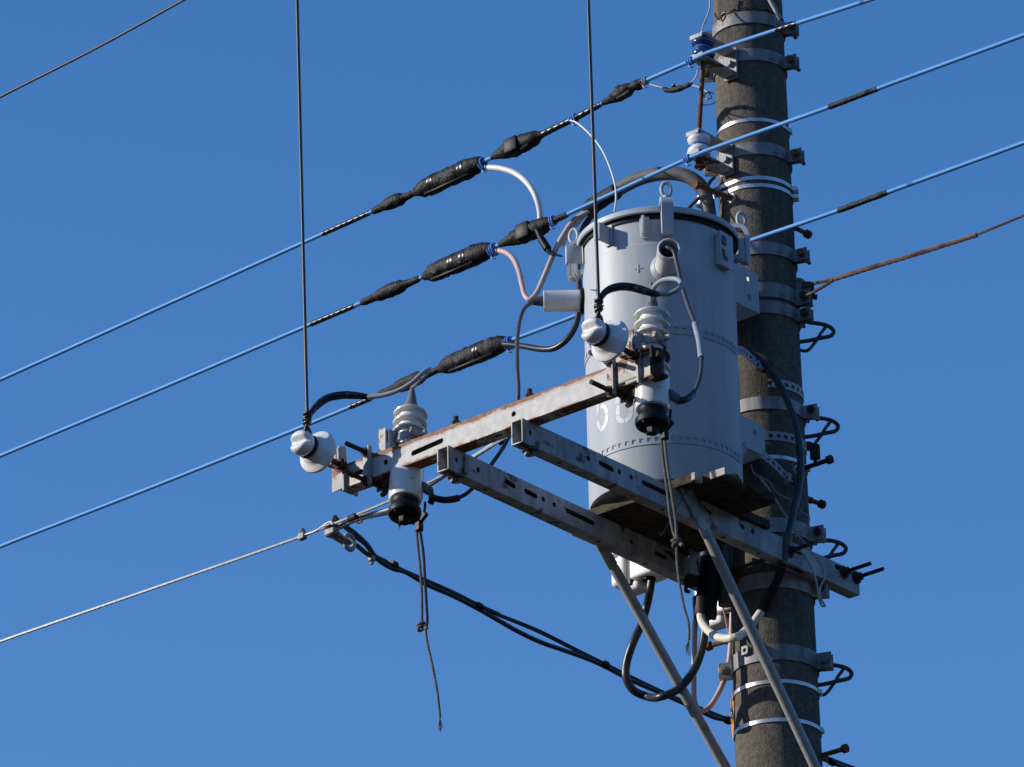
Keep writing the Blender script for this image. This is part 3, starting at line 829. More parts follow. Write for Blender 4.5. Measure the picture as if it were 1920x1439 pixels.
# fixing lugs on the wall
for (u, v), h, pr in (((1142, 443), .058, .050), ((1209, 428), .062, .030), ((1093, 478), .060, .052)):
    th, z=thx(u, v); rd, tg=tfr(th)
    f=MB(); f.box(tp(th, TR+pr/2, z), (pr,.011,h), (rd, tg, VZ), .003, 2)
    f.box(tp(th, TR+.002, z), (.004,.03,h+.012), (rd, tg, VZ), .002)
    if pr > .04: f.box(tp(th, TR+pr-.004, z)-tg*.008, (.010,.024,h), (rd, tg, VZ), .003, 2)
    part(f, "wall_lug", M['paint'], tank)
# front bushing pointing at the viewer
th, zb=thx(1248, 503); rd, tg=tfr(th); rd=(rd+VZ*.02).normalized()
bz=tp(th, TR-.006, zb)
f=MB(); f.lathe([(.046,0),(.046,.010),(.040,.016),(.036,.020)], bz, rd, 40); fl=part(f, "bushing_flange", M['paint'], tank)
f=MB(); f.lathe([(.034,.012),(.0335,.040),(.0345,.095),(.0355,.128),(.0350,.134),(.032,.136),(.0285,.134),(.027,.120),(.0265,.070),(.001,.068)], bz, rd, 48); part(f, "bushing", M['porc'], tank)
f=MB(); f.lathe([(.024,.070),(.022,.090),(.016,.100),(.012,.112),(.001,.113)], bz, rd, 24); part(f, "bushing_plug", M['cap'], tank)
BF=bz+rd*.112
# left bushing: horizontal
ZLh=P(1090, 564, a=TA).z
cl_=P(1092, 564, y=VA.y*TA-.0); axl=(P(1019, 565, y=VA.y*TA)-cl_); Lb=axl.length; axl.normalize()
f=MB(); f.lathe([(.040,-.03),(.040,.004),(.034,.008)], cl_, axl, 36); part(f, "bushing_flange", M['cap'], tank)
f=MB(); f.lathe([(.0335,0),(.0335,Lb-.006),(.0345,Lb-.002),(.033,Lb),(.028,Lb-.002),(.025,Lb-.02),(.001,Lb-.022)], cl_, axl, 44); part(f, "bushing", M['porc'], tank)
f=MB(); f.lathe([(.014,Lb-.03),(.0165,Lb-.004),(.0150,Lb+.016),(.0105,Lb+.036)], cl_, axl, 24); part(f, "bushing_boot", M['leadgrey'], tank)
BLp=cl_+axl*(Lb+.03)
# cast plus sign and short weld marks
th, z=thx(1196.5, 504); rd, tg=tfr(th)
f=MB(); f.box(tp(th, TR+.0002, z), (.003,.028,.004), (rd,tg,VZ), .001); f.box(tp(th, TR+.0005, z), (.003,.004,.028), (rd,tg,VZ), .001); part(f, "plus_mark", M['paint'], tank)
# rating plate on the right
th, z=thx(1352, 474); rd, tg=tfr(th)
f=MB(); f.box(tp(th, TR+.008, z)+rd*.0, (.020,.058,.104), (rd,tg,VZ), .002); f.box(tp(th, TR+.020, z), (.004,.070,.116), (rd,tg,VZ), .001)
npl=part(f, "rating_plate", M['paint'], tank)
f=MB(); f.box(tp(th, TR+.0235, z+.028)-tg*.016, (.003,.022,.030), (rd,tg,VZ), .001); f.box(tp(th, TR+.0235, z-.012)-tg*.020, (.003,.014,.020), (rd,tg,VZ), .001)
for k in range(3): f.box(tp(th, TR+.0235, z-.036+k*.006)-tg*.012, (.002,.026,.0015), (rd,tg,VZ), 0)
part(f, "plate_marks", M['leadgrey'], tank, npl)
# hanger brackets toward the pole
def hanger(ubox, z0, z1, holes, ext):
    """folded channel between tank and pole"""
    for nm in ("hanger_bracket",):
        f=MB(); wdt=.16; aw=.265; a0=.150
        # +c cheek with square holes, seen from the camera side
        sq=lambda x, y, s=.009: [(x-s,y-s),(x+s,y-s),(x+s,y+s),(x-s,y+s)]
        L_=aw-a0+.05
        f.plate([(0,0),(L_,0),(L_,z1-z0),(.014,z1-z0),(0,z1-z0-.014)], [sq(.050, (z1-z0)*p) for p in holes], V(a0, .112, z0), V(1,0,0), V(0,0,1), -.005 if False else .005)
        f.plate([(0,0),(L_,0),(L_,z1-z0),(0,z1-z0)], [], V(a0, -.112, z0), V(1,0,0), V(0,0,1), .005)
        f.plate([(-.107,0),(.107,0),(.107,z1-z0),(-.107,z1-z0)], [sq(.08,(z1-z0)*p) for p in holes], V(a0, 0, z0), V(0,1,0), V(0,0,1), .005)
        part(f, nm, M['paint'], tank)
zA, zB=P(1400,588,a=.18).z, P(1400,512,a=.18).z
hanger(None, zA, zB, (.28,.75), .03)
zC, zD=P(1410,856,a=.18).z, P(1410,798,a=.18).z
hanger(None, zC, zD, (.62,), .03)
# drilled lug plate above the upper hanger
f=MB(); f.plate([(-.022,0),(.022,0),(.022,.115),(-.022,.115)], [hole((0,.040),.011), hole((0,.085),.012)], V(.235,.062,zB-.012), WX, VZ, .006); part(f, "lug_plate", M['paint'], tank)

# stencilled number, bent round the wall
def bend(poly, th0, z0, nm, par):
    """strip quads given in metres: list of (inner pts, outer pts)"""
    f=MB(); r0=TR+.0006
    for A, B in poly:
        vs=[]; m=len(A)
        for p_, q_ in zip(A, B):
            for x, y in (p_, q_):
                th=th0+x/TR; vs.append(tp(th, r0, z0+y)); 
        fs=[[2*i,2*i+1,2*i+3,2*i+2] for i in range(m-1)]
        f.add(vs, fs)
    return part(f, nm, M['white'], tank)
def arcs(cx, cy, rx, ry, w, a0, a1, n=14):
    A=[];B=[]
    for i in range(n+1):
        t=radians(a0+(a1-a0)*i/n); A.append((cx+cos(t)*(rx-w), cy+sin(t)*(ry-w))); B.append((cx+cos(t)*rx, cy+sin(t)*ry))
    return A, B
hN=.136; wN=.060; st=.0150; gp=.0012
th5,z5_=thx(1130, 808); th0_,z0_=thx(1171, 794)
five=[([(-.5*wN,hN-st),(.5*wN-.002,hN-st)],[(-.5*wN,hN),(.5*wN-.002,hN)]),
      ([(-.5*wN,.068),(-.5*wN,hN-st-gp)],[(-.5*wN+st,.068),(-.5*wN+st,hN-st-gp)]),
      arcs(0,.044,.5*wN,.044,st,118,6), arcs(0,.044,.5*wN,.044,st,2,-116), arcs(0,.044,.5*wN,.044,st,-122,-175),
      ([(-.5*wN,.056),(-.5*wN,.067)],[(-.5*wN+st,.066),(-.5*wN+st,.067)])]
bend(five, th5, z5_, "painted_number", tank)
zero=[]
for a0,a1 in ((-88,-3),(-177,-92)): zero.append(arcs(0,.032,.5*wN,.032,st,a0,a1))
for a0,a1 in ((3,88),(92,177)): zero.append(arcs(0,hN-.032,.5*wN,.032,st,a0,a1))
for s in (-1,1):
    xo, xi=s*.5*wN, s*(.5*wN-st)
    zero.append(([(xi,.033),(xi,.066)],[(xo,.033),(xo,.066)])); zero.append(([(xi,.070),(xi,hN-.033)],[(xo,.070),(xo,hN-.033)]))
bend(zero, th0_, z0_, "painted_number", tank)

# ------------------------------------------------------------------ perforated straps round tank and pole
def perf_ring(f, cx, r, z, h, th0, th1, pitch=.0232, hw=.0125, hh=.0125, t=.0022):
    n=max(2, int(abs(th1-th0)*r/pitch))
    zs=[z-h/2, z-hh/2, z+hh/2, z+h/2]
    for k in range(n):
        a=th0+(th1-th0)*k/n; b=th0+(th1-th0)*(k+1)/n; w=(b-a)*(hw/pitch)
        xs=[a, a+w, b]
        for j in range(3):
            for i in range(2):
                if i == 0 and j == 1: continue
                q=[(xs[i],zs[j]),(xs[i+1],zs[j]),(xs[i+1],zs[j+1]),(xs[i],zs[j+1])]
                vs=[V(cx+cos(x)*rr, sin(x)*rr, y) for rr in (r, r+t) for x, y in q]
                f.add(vs, [[0,3,2,1],[4,5,6,7],[0,1,5,4],[1,2,6,5],[2,3,7,6],[3,0,4,7]])
def perf_tail(f, pts, h):
    """perforated flat tail along a polyline"""
    pts=resample(cr(pts, 8), .0232/2)
    for i in range(0, len(pts)-1):
        p_, q_=pts[i], pts[i+1]
        rows=[(-h/2,-.00625),(.00625,h/2)] if i % 2 == 0 else [(-h/2,h/2)]
        nn=(q_-p_).cross(VZ).normalized()*.0011
        for a, b in rows:
            vs=[p_+VZ*a-nn, q_+VZ*a-nn, q_+VZ*b-nn, p_+VZ*b-nn, p_+VZ*a+nn, q_+VZ*a+nn, q_+VZ*b+nn, p_+VZ*b+nn]
            f.add(vs, [[0,3,2,1],[4,5,6,7],[0,1,5,4],[1,2,6,5],[2,3,7,6],[3,0,4,7]])
def perf_strap(zt, curl, onpole, lab, e1):
    H=.030
    t=thing("perforated_strap", lab, "strap", V(TA,0,zt), "perforated straps binding tank to pole")
    f=MB(); perf_ring(f, TA, TR+.0004, zt, H, radians(-95), radians(e1)); 
    e=tp(radians(e1), TR+.0015, zt)
    perf_tail(f, [e]+curl, H)
    part(f, "tank_band", M['strapp'], t)
    f=MB(); c=curl[-1]
    f.tube([c+V(cos(w)*.012,sin(w)*.012,0)-VZ*.013 for w in [i*2*pi/14 for i in range(12)]], .003, 6); 
    f.tube([c-VZ*.014, c+VZ*.014], .010, 16)
    part(f, "rolled_end", M['strapp'], t)
    f=MB(); f.tube([c+V(.01,0,0), onpole], .006, 10); f.hexnut(c.lerp(onpole,.35), (onpole-c), .012, .012); part(f, "tension_bolt", M['rustdark'], t)
    return t
zt1=PT(1300, 622).z; zt2=PT(1262, 823).z
def yz(u,v,y): return P(u,v,y=y)
e1=112
pole_y=lambda u,v: P(u,v,y=-.12)
perf_strap(zt1, [P(1400,664,y=-.20), P(1424,685,y=-.165)], P(1447,706,y=-.125), "upper perforated strap round the tank, its rolled end by the shaded pole", e1)
perf_strap(zt2, [P(1408,838,y=-.22), P(1442,862,y=-.19), P(1478,897,y=-.15)], P(1492,910,y=-.125), "lower perforated strap round the tank, under the painted number", e1)
for px, lab, a0, a1 in (((1478,724), "perforated strap on the shaded pole above the clamp level with the number", 45, 130), ((1463,819), "perforated strap on the shaded pole behind the lower hanger bracket", 20, 130)):
    q=PP(*px); f=MB(); perf_ring(f, 0, prad(q.z)+.001, q.z, .030, radians(a0), radians(a1))
    solo(f, "perforated_strap", M['strapp'], lab, "strap", "perforated straps binding tank to pole")
# clenched end of the strap beside the pole
q=P(1528,848,y=.0); f=MB(); f.box(q, (.032,.02,.05), (WX,WY,VZ), .004); f.box(q+WX*-.02+VZ*.02, (.03,.018,.03), (WX,WY,VZ), .006); f.tube([q-VZ*.035,q+VZ*.03], .006, 8)
solo(f, "strap_tensioner", M['rustdark'], "dark rusty strap tensioner on the right edge of the pole", "tensioner")

# ------------------------------------------------------------------ cutouts behind the cross beam
CUTG="porcelain cutouts hung behind the cross beam"
def rot_to(tilt_dir, ang):
    ax=VZ.cross(Vector(tilt_dir)).normalized()
    return Matrix.Rotation(ang, 3, ax)
def cutout(loc, rot, label):
    t=thing("cutout", label, "cutout", loc, CUTG, rot)
    f=MB()
    pr=[(.022,.012),(.030,.010),(.048,.004),(.0515,.000),(.0505,-.004),(.043,-.002),(.036,-.006),(.034,-.018)]
    def shed(z): return [(.034,z+.016),(.040,z+.010),(.048,z+.004),(.0515,z),(.0505,z-.004),(.043,z-.002),(.036,z-.006),(.034,z-.014)]
    prof=pr+shed(-.034)+shed(-.068)+[(.034,-.128)]
    prof=prof+shed(-.139)+[(.034,-.160)]+shed(-.178)+[(.040,-.190),(.049,-.200),(.0505,-.215),(.0505,-.305),(.047,-.315),(.040,-.319)]
    f.lathe(prof, (0,0,0), (0,0,1), 56); part(f, "porcelain_body", M['porcdirt'], t, local=True)
    f=MB(); f.lathe([(.0522,-.1375),(.0528,-.1405),(.0515,-.1435)], (0,0,0), (0,0,1), 48); part(f, "rust_ring", M['rust'], t, local=True)
    f=MB(); f.lathe([(.0235,.010),(.0232,.016),(.017,.045),(.010,.080),(.0065,.100),(.0055,.112)], (0,0,0), (0,0,1), 32); part(f, "rubber_boot", M['boot'], t, local=True)
    f=MB(); f.lathe([(.041,-.315),(.041,-.326),(.038,-.332),(.040,-.341),(.049,-.350),(.050,-.361),(.047,-.369),(.030,-.375),(.018,-.377),(.017,-.389),(.014,-.395),(.001,-.396)], (0,0,0), (0,0,1), 40)
    for k in range(6):
        w=k*pi/3; f.box((cos(w)*.036, sin(w)*.036, -.367), (.014,.006,.022), (V(cos(w),sin(w),0),V(-sin(w),cos(w),0),VZ), .001)
    f.box((.01,.01,-.386), (.02,.014,.036), None, .003); f.box((-.046,.012,-.339), (.016,.012,.03), None, .003)
    part(f, "lower_cap", M['cap'], t, local=True)
    # clamp band and strap to the post on the left
    f=MB()
    q=[V(cos(w)*.0365, sin(w)*.0365, -.1) for w in [radians(-60+i*18) for i in range(12)]]
    q=[V(.062,-.066,-.088), V(.054,-.050,-.090)]+q
    nr=[V(1,0,0), V(1,0,0)]+[V(cos(w), sin(w), 0) for w in [radians(-60+i*18) for i in range(12)]]
    f.ribbon(q, nr, VZ, .024, .005)
    q=[V(cos(w)*.0365, sin(w)*.0365, -.1) for w in [radians(-100-i*18) for i in range(8)]]
    f.ribbon([V(-.005,-.066,-.088)]+q, [V(-1,0,0)]+[V(cos(w), sin(w), 0) for w in [radians(-100-i*18) for i in range(8)]], VZ, .024, .005)
    part(f, "clamp_strap", M['galvdirt'], t, local=True)
    f=MB(); f.tube([V(.018,.046,-.1), V(.046,.044,-.1)], .0085, 14); f.tube([V(.012,.052,-.103), V(.012,.078,-.106)], .008, 8); part(f, "clamp_bolt", M['rustgalv'], t, local=True)
    f=MB(); f.tube([V(.045,-.062,-.105), V(.045,-.062,-.055)], .007, 10); f.hexnut(V(.045,-.062,-.066), VZ, .011, .010); part(f, "clamp_bolt", M['rustdark'], t, local=True)
    # side nozzle for the lower lead
    f=MB(); f.tube(cr([V(-.02,.030,-.262), V(-.034,.046,-.272), V(-.046,.060,-.285)],4), [.017]*4+[.014]*4+[.010], 14); part(f, "side_nozzle", M['boot'], t, local=True)
    return t
AC=1.262
toC=V(cos(TC), sin(TC), 0)
side=V(-sin(TC), cos(TC), 0)
cL=P(770, 778, a=AC); cR=P(1222, 593, a=AC)
RL_=rot_to((toC*13-side*2.5).normalized(), radians(-13)); RR_=rot_to((toC*7-side*1.0).normalized(), radians(-7.5))
cutL=cutout(cL, RL_, "left white cutout with three sheds, near the free end of the rusty cross beam")
cutR=copy_tree(cutL); cutR["label"]="right white cutout with three sheds, in front of the grey tank"
cutR.matrix_world=Matrix.Translation(AX+RW@cR) @ RW.to_4x4() @ RR_.to_4x4()
def cw(loc, rot, q): return loc+rot@Vector(q)

# mounting posts on the beam and the clamps at both ends
def post(u0, u1, vt, vb, label):
    p=P(u0, vt, a=AB); q=P(u1, vt, a=AB); zt=(p.z+q.z)/2; zb=ZB0+.02
    t=thing("mounting_post", label, "bracket", V(AB-.03,(p.y+q.y)/2,ZB1), "steel posts carrying the cutouts")
    cm=(p.y+q.y)/2; w=abs(q.y-p.y)
    f=MB(); f.box(V(AB-.006, cm, (zt+ZB1)/2-.004), (.006, w, zt-ZB1+.02), None, .002)
    part(f, "front_plate", M['rustgalv'], t)
    f=MB(); f.plate([(0,0),(.055,0),(.055,zt-ZB1-.001),(0,zt-ZB1-.001)], [hole((.03,(zt-ZB1)*.6),.008)], V(AB-.010, cm+w/2, ZB1+.001), V(-1,0,0), VZ, .006); part(f, "side_plate", M['galvdirt'], t)
    return t
post(708, 722, 806, 850, "rust streaked post holding the left cutout on top of the cross beam")
post(1175, 1186, 622, 660, "upright post holding the right cutout at the end of the cross beam")

def beam_clamp(u, v, end, label, mat):
    """two plates and long bolts squeezing the beam end; u,v = where the front plate crosses the beam face"""
    g=P(u, v, a=AB); cm=g.y
    t=thing("beam_clamp", label, "clamp", V(AB, cm, zbm), "bolted clamps at the ends of the cross beam")
    f=MB(); f.box(V(AB+.0042, cm, zbm), (.006,.034,.118), None, .002); part(f, "front_plate", M[mat], t)
    f=MB(); f.plate([(-.002,-.062),(.012,-.062),(.012,.062),(-.002,.062)], [], V(AB+.0075, cm+.017, zbm), V(1,0,0), VZ, .005); part(f, "edge_plate", M['galvdirt'], t)
    f=MB(); f.box(V(AB-BW-.0045, cm, zbm), (.006,.034,.118), None, .002); part(f, "rear_plate", M['galvdirt'], t)
    for s in (1, -1):
        f=MB(); zz=zbm+s*.046; f.tube([V(AB-BW-.03,cm,zz), V(AB+.098,cm,zz)], .0072, 12); f.hexnut(V(AB+.016,cm,zz), (1,0,0), .0135, .013); f.tube([V(AB+.007,cm,zz),V(AB+.010,cm,zz)], .017, 16)
        f.hexnut(V(AB-BW-.014,cm,zz), (1,0,0), .0135, .012); part(f, "long_bolt", M['rustdark'], t)
    f=MB()
    for s in (-.016, .016): f.tube(cr([V(AB-.03,cm+.055+s,ZB0-.004), V(AB-.03,cm+.055+s,ZB0-.045), V(AB-.015,cm+.055+s,ZB0-.058)],4), .0075, 10)
    f.box(V(AB-.03,cm+.055,ZB0-.018), (.02,.044,.03), None, .003)
    part(f, "hook_lugs", M['rustdark'], t)
    # end bracket carrying the pin
    ce=P(end[0], end[1], a=AB).y
    f=MB(); f.plate([(-.052,-.050),(.012,-.050),(.013,.020),(.034,.028),(.036,.075),(.026,.090),(.002,.090),(-.004,.040),(-.052,.040)], [], V(AB, ce+.003, zbm), V(1,0,0), VZ, .006); part(f, "pin_plate", M['galvdirt'], t)
    f=MB(); f.box(V(AB+.0045, ce-.027, zbm-.002), (.006,.046,.080), None, .002); f.box(V(AB+.016, ce-.030, zbm+.040), (.030,.044,.006), None, .002)
    f.box(V(AB+.030, ce-.030, zbm+.058), (.006,.044,.036), None, .002); part(f, "front_saddle", M['rustgalv'], t)
    return t, ce
clL, ceL=beam_clamp(691, 868, (648,880), "shaded clamp of plates and long bolts at the free left end of the cross beam", 'galvdirt')
clR, ceR=beam_clamp(1148, 690, (1199,670), "sunlit clamp of plates and long bolts at the right end of the cross beam", 'rustgalv')
# extra sunlit saddle plates at the right end
g0,g1=P(1163,690,a=AB).y, P(1190,690,a=AB).y
f=MB(); f.box(V(AB+.006,(g0+g1)/2+.012,zbm+.01), (.008,g1-g0+.03,.085), None, .003); part(f, "saddle_plate", M['rustgalv'], clR)
g2=P(1224,668,a=AB); f=MB()
f.plate([(-.03,-.040),(.014,-.040),(.014,.048),(-.03,.048)], [], V(AB, g2.y, zbm), V(1,0,0), VZ, -.006)
f.box(V(AB-.004, g2.y+.016, zbm-.050), (.03,.05,.010), None, .002)
f.hexnut(V(AB-.01, g2.y+.014, zbm+.02), (0,1,0), .017, .02)
part(f, "end_plate", M['rustdark'], clR)

# ------------------------------------------------------------------ pin insulators
PING="white pin insulators holding the drop wires"
def pin_insulator(hd, base, label):
    """hd: pixel of the knob centre, base: pixel of the stud root on plane a=AB+.03"""
    q=P(*base, a=AB+.02); k=P(*hd, a=AB+.205)
    ax=(k-q).normalized()
    ref=(V(0,0,1)-ax*ax.z).normalized(); bx=ref.cross(ax)
    rot=Matrix((ref, bx, ax)).transposed() if False else Matrix(((ref.x,bx.x,ax.x),(ref.y,bx.y,ax.y),(ref.z,bx.z,ax.z)))
    if rot.determinant() < 0: rot=Matrix(((ref.x,-bx.x,ax.x),(ref.y,-bx.y,ax.y),(ref.z,-bx.z,ax.z)))
    t=thing("pin_insulator", label, "insulator", k, PING, rot)
    def groove(x, y, z):
        if z > .004:
            e=exp(-(x/.0105)**2); z-=.014*e*min(1,(z-.004)/.012)
            r=hypot(x,y)
            s=1-.10*e*min(1, z/.01 if z>0 else 0); y*=s
        return x, y, z
    f=MB(); f.lathe([(.012,-.084),(.050,-.088),(.059,-.086),(.0640,-.081),(.0655,-.075),(.0645,-.070),(.060,-.0665),(.052,-.0625),(.045,-.0585),(.0425,-.053),(.038,-.046),(.031,-.040),(.0275,-.034),(.0265,-.030),(.0275,-.025),(.033,-.019),(.0365,-.012),(.0375,-.004),(.0372,.006),(.0355,.014),(.033,.019),(.030,.022),(.0265,.024),(.023,.0245),(.019,.0248),(.015,.025),(.011,.025),(.006,.025),(.001,.025)], (0,0,0), (0,0,1), 64, groove)
    part(f, "porcelain_bell", M['porc'], t, local=True)
    f=MB(); f.tube([V(0,0,-.084), V(0,0,-(k-q).length-.06)], .0085, 14); f.hexnut(V(0,0,-(k-q).length+.012), VZ, .016, .016); f.tube([V(0,0,-(k-q).length+.001),V(0,0,-(k-q).length+.004)], .022, 18); f.hexnut(V(0,0,-(k-q).length-.035), VZ, .016, .014)
    part(f, "pin", M['rustpin'], t, local=True)
    f=MB(); f.lathe([(.046,-.0875),(.050,-.0905),(.048,-.0925),(.030,-.092)], (0,0,0), (0,0,1), 36); part(f, "rust_rim", M['rust'], t, local=True)
    return t, k, rot, (k-q).length
pinL=pin_insulator((566, 831), (640, 874), "white pin insulator past the free left end of the cross beam")
pinR=pin_insulator((1112, 620), (1190, 668), "white pin insulator in front of the grey tank")

# ------------------------------------------------------------------ drop wires from above
def drop(pin, top, tie_px, tailpx, tail2px, label, tlabel, seed):
    t_, k, rot, ln=pin
    a=k.x-.02
    p0=P(*tie_px, a=a)
    t=thing("drop_wire", label, "wire", p0, "dark wires dropping from above the photo")
    up=[P(top[0]-(tie_px[0]-top[0])*.12, top[1]-(tie_px[1]-top[1])*.12, a=a), P(*top, a=a), p0]
    loop=[rot@V(cos(w)*.0315, sin(w)*.0315, -.030)+k for w in [radians(18+i*16.2) for i in range(21)]]
    f=MB(); f.tube(ext(up, 1.2), .0051, 10)
    low=p0-VZ*.03
    f.tube(cr([p0+VZ*.02, low, low.lerp(loop[0],.5)+V(.006,0,0)]+loop+[low.lerp(loop[-1],.5), low-V(0,.006,0), p0-V(0,.007,-.01)], 4), .0056, 10)
    part(f, "wire", M['hv'], t)
    f=MB()
    for i in range(6):
        c=p0-VZ*(.026-i*.0062)+V(.001*sin(i*2.1),.0015*sin(i*3.7),0); f.tube([c+V(cos(w)*.0095, sin(w)*.011, .004*sin(w+i*1.9)) for w in [j*2*pi/12 for j in range(12)]], .0030, 6, closed=True)
    if seed: f.tube(cr([p0+VZ*.03, P(1120,555,a=a), P(1118,546,a=a), P(1108,544,a=a)],4), .0018, 5); f.tube([P(1118,546,a=a), P(1119,539,a=a)], .0016, 5)
    part(f, "binding", M['hv'], t)
    tl=thing("tap_lead", tlabel, "lead wire", p0+V(0,.1,.05), "taped leads between drop wires and cutouts")
    n=len(tailpx); pts=[P(u,v,a=a+(AC-a)*(i/(n-1))*.45-.005) for i,(u,v) in enumerate(tailpx)]
    pts=resample(cr(pts,10), .006); m=len(pts)
    f=MB(); f.tube(pts, [(.0075+.0045*min(1,i/(m*.3))) if i < m*.72 else .012-.004*(i-m*.72)/(m*.28) for i in range(m)], 12, jit=.04); part(f, "taped_section", M['tapewrap'], tl)
    n=len(tail2px); pts=[P(u,v,a=(a+(AC-a)*.45)+(AC+.01-(a+(AC-a)*.45))*(i/(n-1))) for i,(u,v) in enumerate(tail2px)]
    f=MB(); f.tube(cr(pts,8), .0072, 12); part(f, "insulated_wire", M['greywire'], tl)
drop(pinL, (557,0), (576,778), [(579,782),(592,764),(612,748),(640,741.5),(668,742),(692,745)], [(690,745),(720,741),(750,731),(775,716),(790,702),(800,695.5),(806,693),(800,700),(786,714),(776,724)],
     "left dark wire dropping from the top of the photo onto a pin insulator", "taped and grey lead from the left drop wire to the left cutout", 0)
drop(pinR, (1103,0), (1122.5,566), [(1126,560),(1136,547),(1155,539),(1178,538),(1203,544),(1226,551),(1234,552)], [(1232,551.5),(1250,551.5),(1268,545),(1277,536),(1273,526),(1257,523),(1240,527),(1227,538),(1222,552),(1221,564)],
     "right dark wire dropping from the top of the photo in front of the tank", "taped and grey lead looping from the right drop wire to the right cutout", 1)

# ------------------------------------------------------------------ leads, duct and cables round the tank
def cable(name, pix, r, mat, label, cat="cable", sub=8, n=12, group=None, jit=0):
    """pix: (u, v, a) triples"""
    f=MB(); f.tube(cr([P(u,v,a=a) for u,v,a in pix], sub), r, n, jit=jit)
    return solo(f, name, M[mat], label, cat, group)
ZF=0.0
cable("jumper_cable", [(898,315,.29),(915,314.5,.29),(942,317,.30),(967,326,.31),(990,345,.32),(1005,370,.32),(1012,395,.31),(1013,422,.30)], .0098, 'whitec', "off white jumper curving from the uppermost line down to the middle line", "cable")
cable("thin_wire", [(1066,225,.30),(1082,231,.32),(1105,251,.34),(1128,280,.36),(1145,318,.38),(1154,352,.40),(1155,375,.41),(1152,398,.42)], .0032, 'whitec', "thin white wire hanging from the uppermost line behind the tank lid", "wire")
cable("jumper_cable", [(915,474,.29),(928,471,.29),(946,473,.30),(961,484,.31),(972,506,.33),(979,535,.35),(985,555,.36),(993,562,.36),(1004,553,.35),(1019,522,.33),(1036,482,.31),(1054,445,.29),(1076,414,.27),(1100,398,.25),(1125,378,.24)], .0088, 'pink', "pink jumper dipping from the middle line and rising beside the tank", "cable")
cable("jumper_cable", [(1052,462,.27),(1062,444,.26),(1078,424,.25),(1096,403,.245),(1120,384,.24)], .0080, 'cream', "cream cable rising beside the tank into the taped bundle", "cable")
cable("jumper_cable", [(945,646,.24),(960,647,.25),(985,650,.27),(1015,655,.29),(1040,653,.30),(1062,638,.30),(1079,612,.29),(1086,580,.28),(1087,550,.27),(1083,500,.25),(1084,460,.24),(1096,424,.235),(1122,390,.235)], .0098, 'cable', "black cable sagging from the lowest line and rising behind the tank's left side", "cable")
# grey duct to the pole, taped bundle at its mouth
dct=thing("cable_duct", "thick grey duct arching from the taped bundle down the pole behind the tank", "duct", P(1240,330,a=.22))
dp=[(1128,376,.235),(1160,355,.225),(1200,335,.215),(1240,326,.205),(1275,327,.19),(1300,337,.175),(1318,355,.16),(1326,378,.15),(1330,405,.145)]
dpts=cr([P(u,v,a=a) for u,v,a in dp],8); e=dpts[-1]
th=atan2(e.y, e.x)
low=[radial(th, prad(z)+.030, z) for z in (9.0, 8.7, 8.3, 8.05, 7.86)]
f=MB(); f.tube(cr(dpts+low,3), .0225, 20); part(f, "duct", M['sheath'], dct)
f=MB(); f.tube(cr([P(u,v,a=.236) for u,v in ((1098,399),(1110,388),(1130,374),(1148,363),(1157,358))],5), [.014]+[.026]*16+[.0255]*4, 16, jit=.06); part(f, "tape_wrap", M['tape'], dct)
cable("thin_wire", [(1290,392,.2),(1304,378,.18),(1318,366,.16),(1331,342,.14),(1340,332,.12)], .0055, 'leadgrey', "short grey wire between the tank lid and the pole, by the twin straps", "wire", 5)
# small jumper with a black joint above the middle line, by the blue spool
jn=thing("joint_lead", "small black taped joint on a thin reddish wire hanging under the uppermost line", "lead wire", P(1268,167,a=AL+.03))
f=MB(); f.tube(cr([P(u,v,a=AL+.03) for u,v in ((1242,165),(1252,170),(1268,168),(1283,163),(1297,157))],6), [.003]*3+[.008]*6+[.0095]*8+[.008]*6+[.005]*2, 10, jit=.08); part(f, "taped_joint", M['tape'], jn)
f=MB(); f.lathe([(.001,.008),(.006,.006),(.007,0)], P(1263,162,a=AL+.035), (0,0,1), 12); part(f, "screw_cap", M['galv'], jn)
f=MB(); f.tube(cr([P(u,v,a=AL+.03) for u,v in ((1205,155),(1224,160),(1243,165))],5), .0022, 6); part(f, "thin_wire", M['pinkthin'], jn)
f=MB(); f.tube(cr([P(u,v,a=AL+.02) for u,v in ((1294,157),(1304,146),(1309,128),(1310,112))],5), .0022, 6); part(f, "thin_wire", M['pinkthin'], jn)
f=MB(); f.tube(cr([P(u,v,a=AL-.02) for u,v in ((1298,160),(1310,164),(1318,168),(1330,176),(1334,184),(1326,186),(1320,180),(1328,173),(1337,176)) ],5), .0024, 6); part(f, "thin_wire", M['pinkthin'], jn)
f=MB(); f.tube(cr([P(u,v,a=.15) for u,v in ((1318,197),(1330,197),(1342,192))],4), .0024, 6); part(f, "thin_wire", M['pinkthin'], jn)

cable("thin_wire", [(1330,-20,.17),(1331,10,.17),(1327,28,.2),(1318,50,.25),(1315,62,.27)], .0026, 'pink', "thin pale wire running from the top edge of the photo to the blue spool bracket", "wire", 6)
# loose black tie wire and slanting stay at the very top of the pole
f=MB(); f.tube([P(1436,-14,y=-.14), P(1464,38,y=-.13)], .0075, 10); solo(f, "stay_rod", M['galvdirt'], "slanting thin rod against the pole at the top edge of the photo", "rod")
f=MB(); q=PP(1405,17); p_,n_=arc(q.z, radians(-10), radians(120), .004, 26); f.tube([v+VZ*.004*sin(i*1.7) for i,v in enumerate(p_)], .0022, 6)
f.tube(cr([p_[2], p_[1]+V(.01,0,-.012), p_[0]+V(.012,-.004,-.02), PP(1352,27)+V(.02,-.01,0)],4), .0024, 6); solo(f, "tie_wire", M['hv'], "thin black tie wire looped round the pole at the top edge of the photo", "wire")

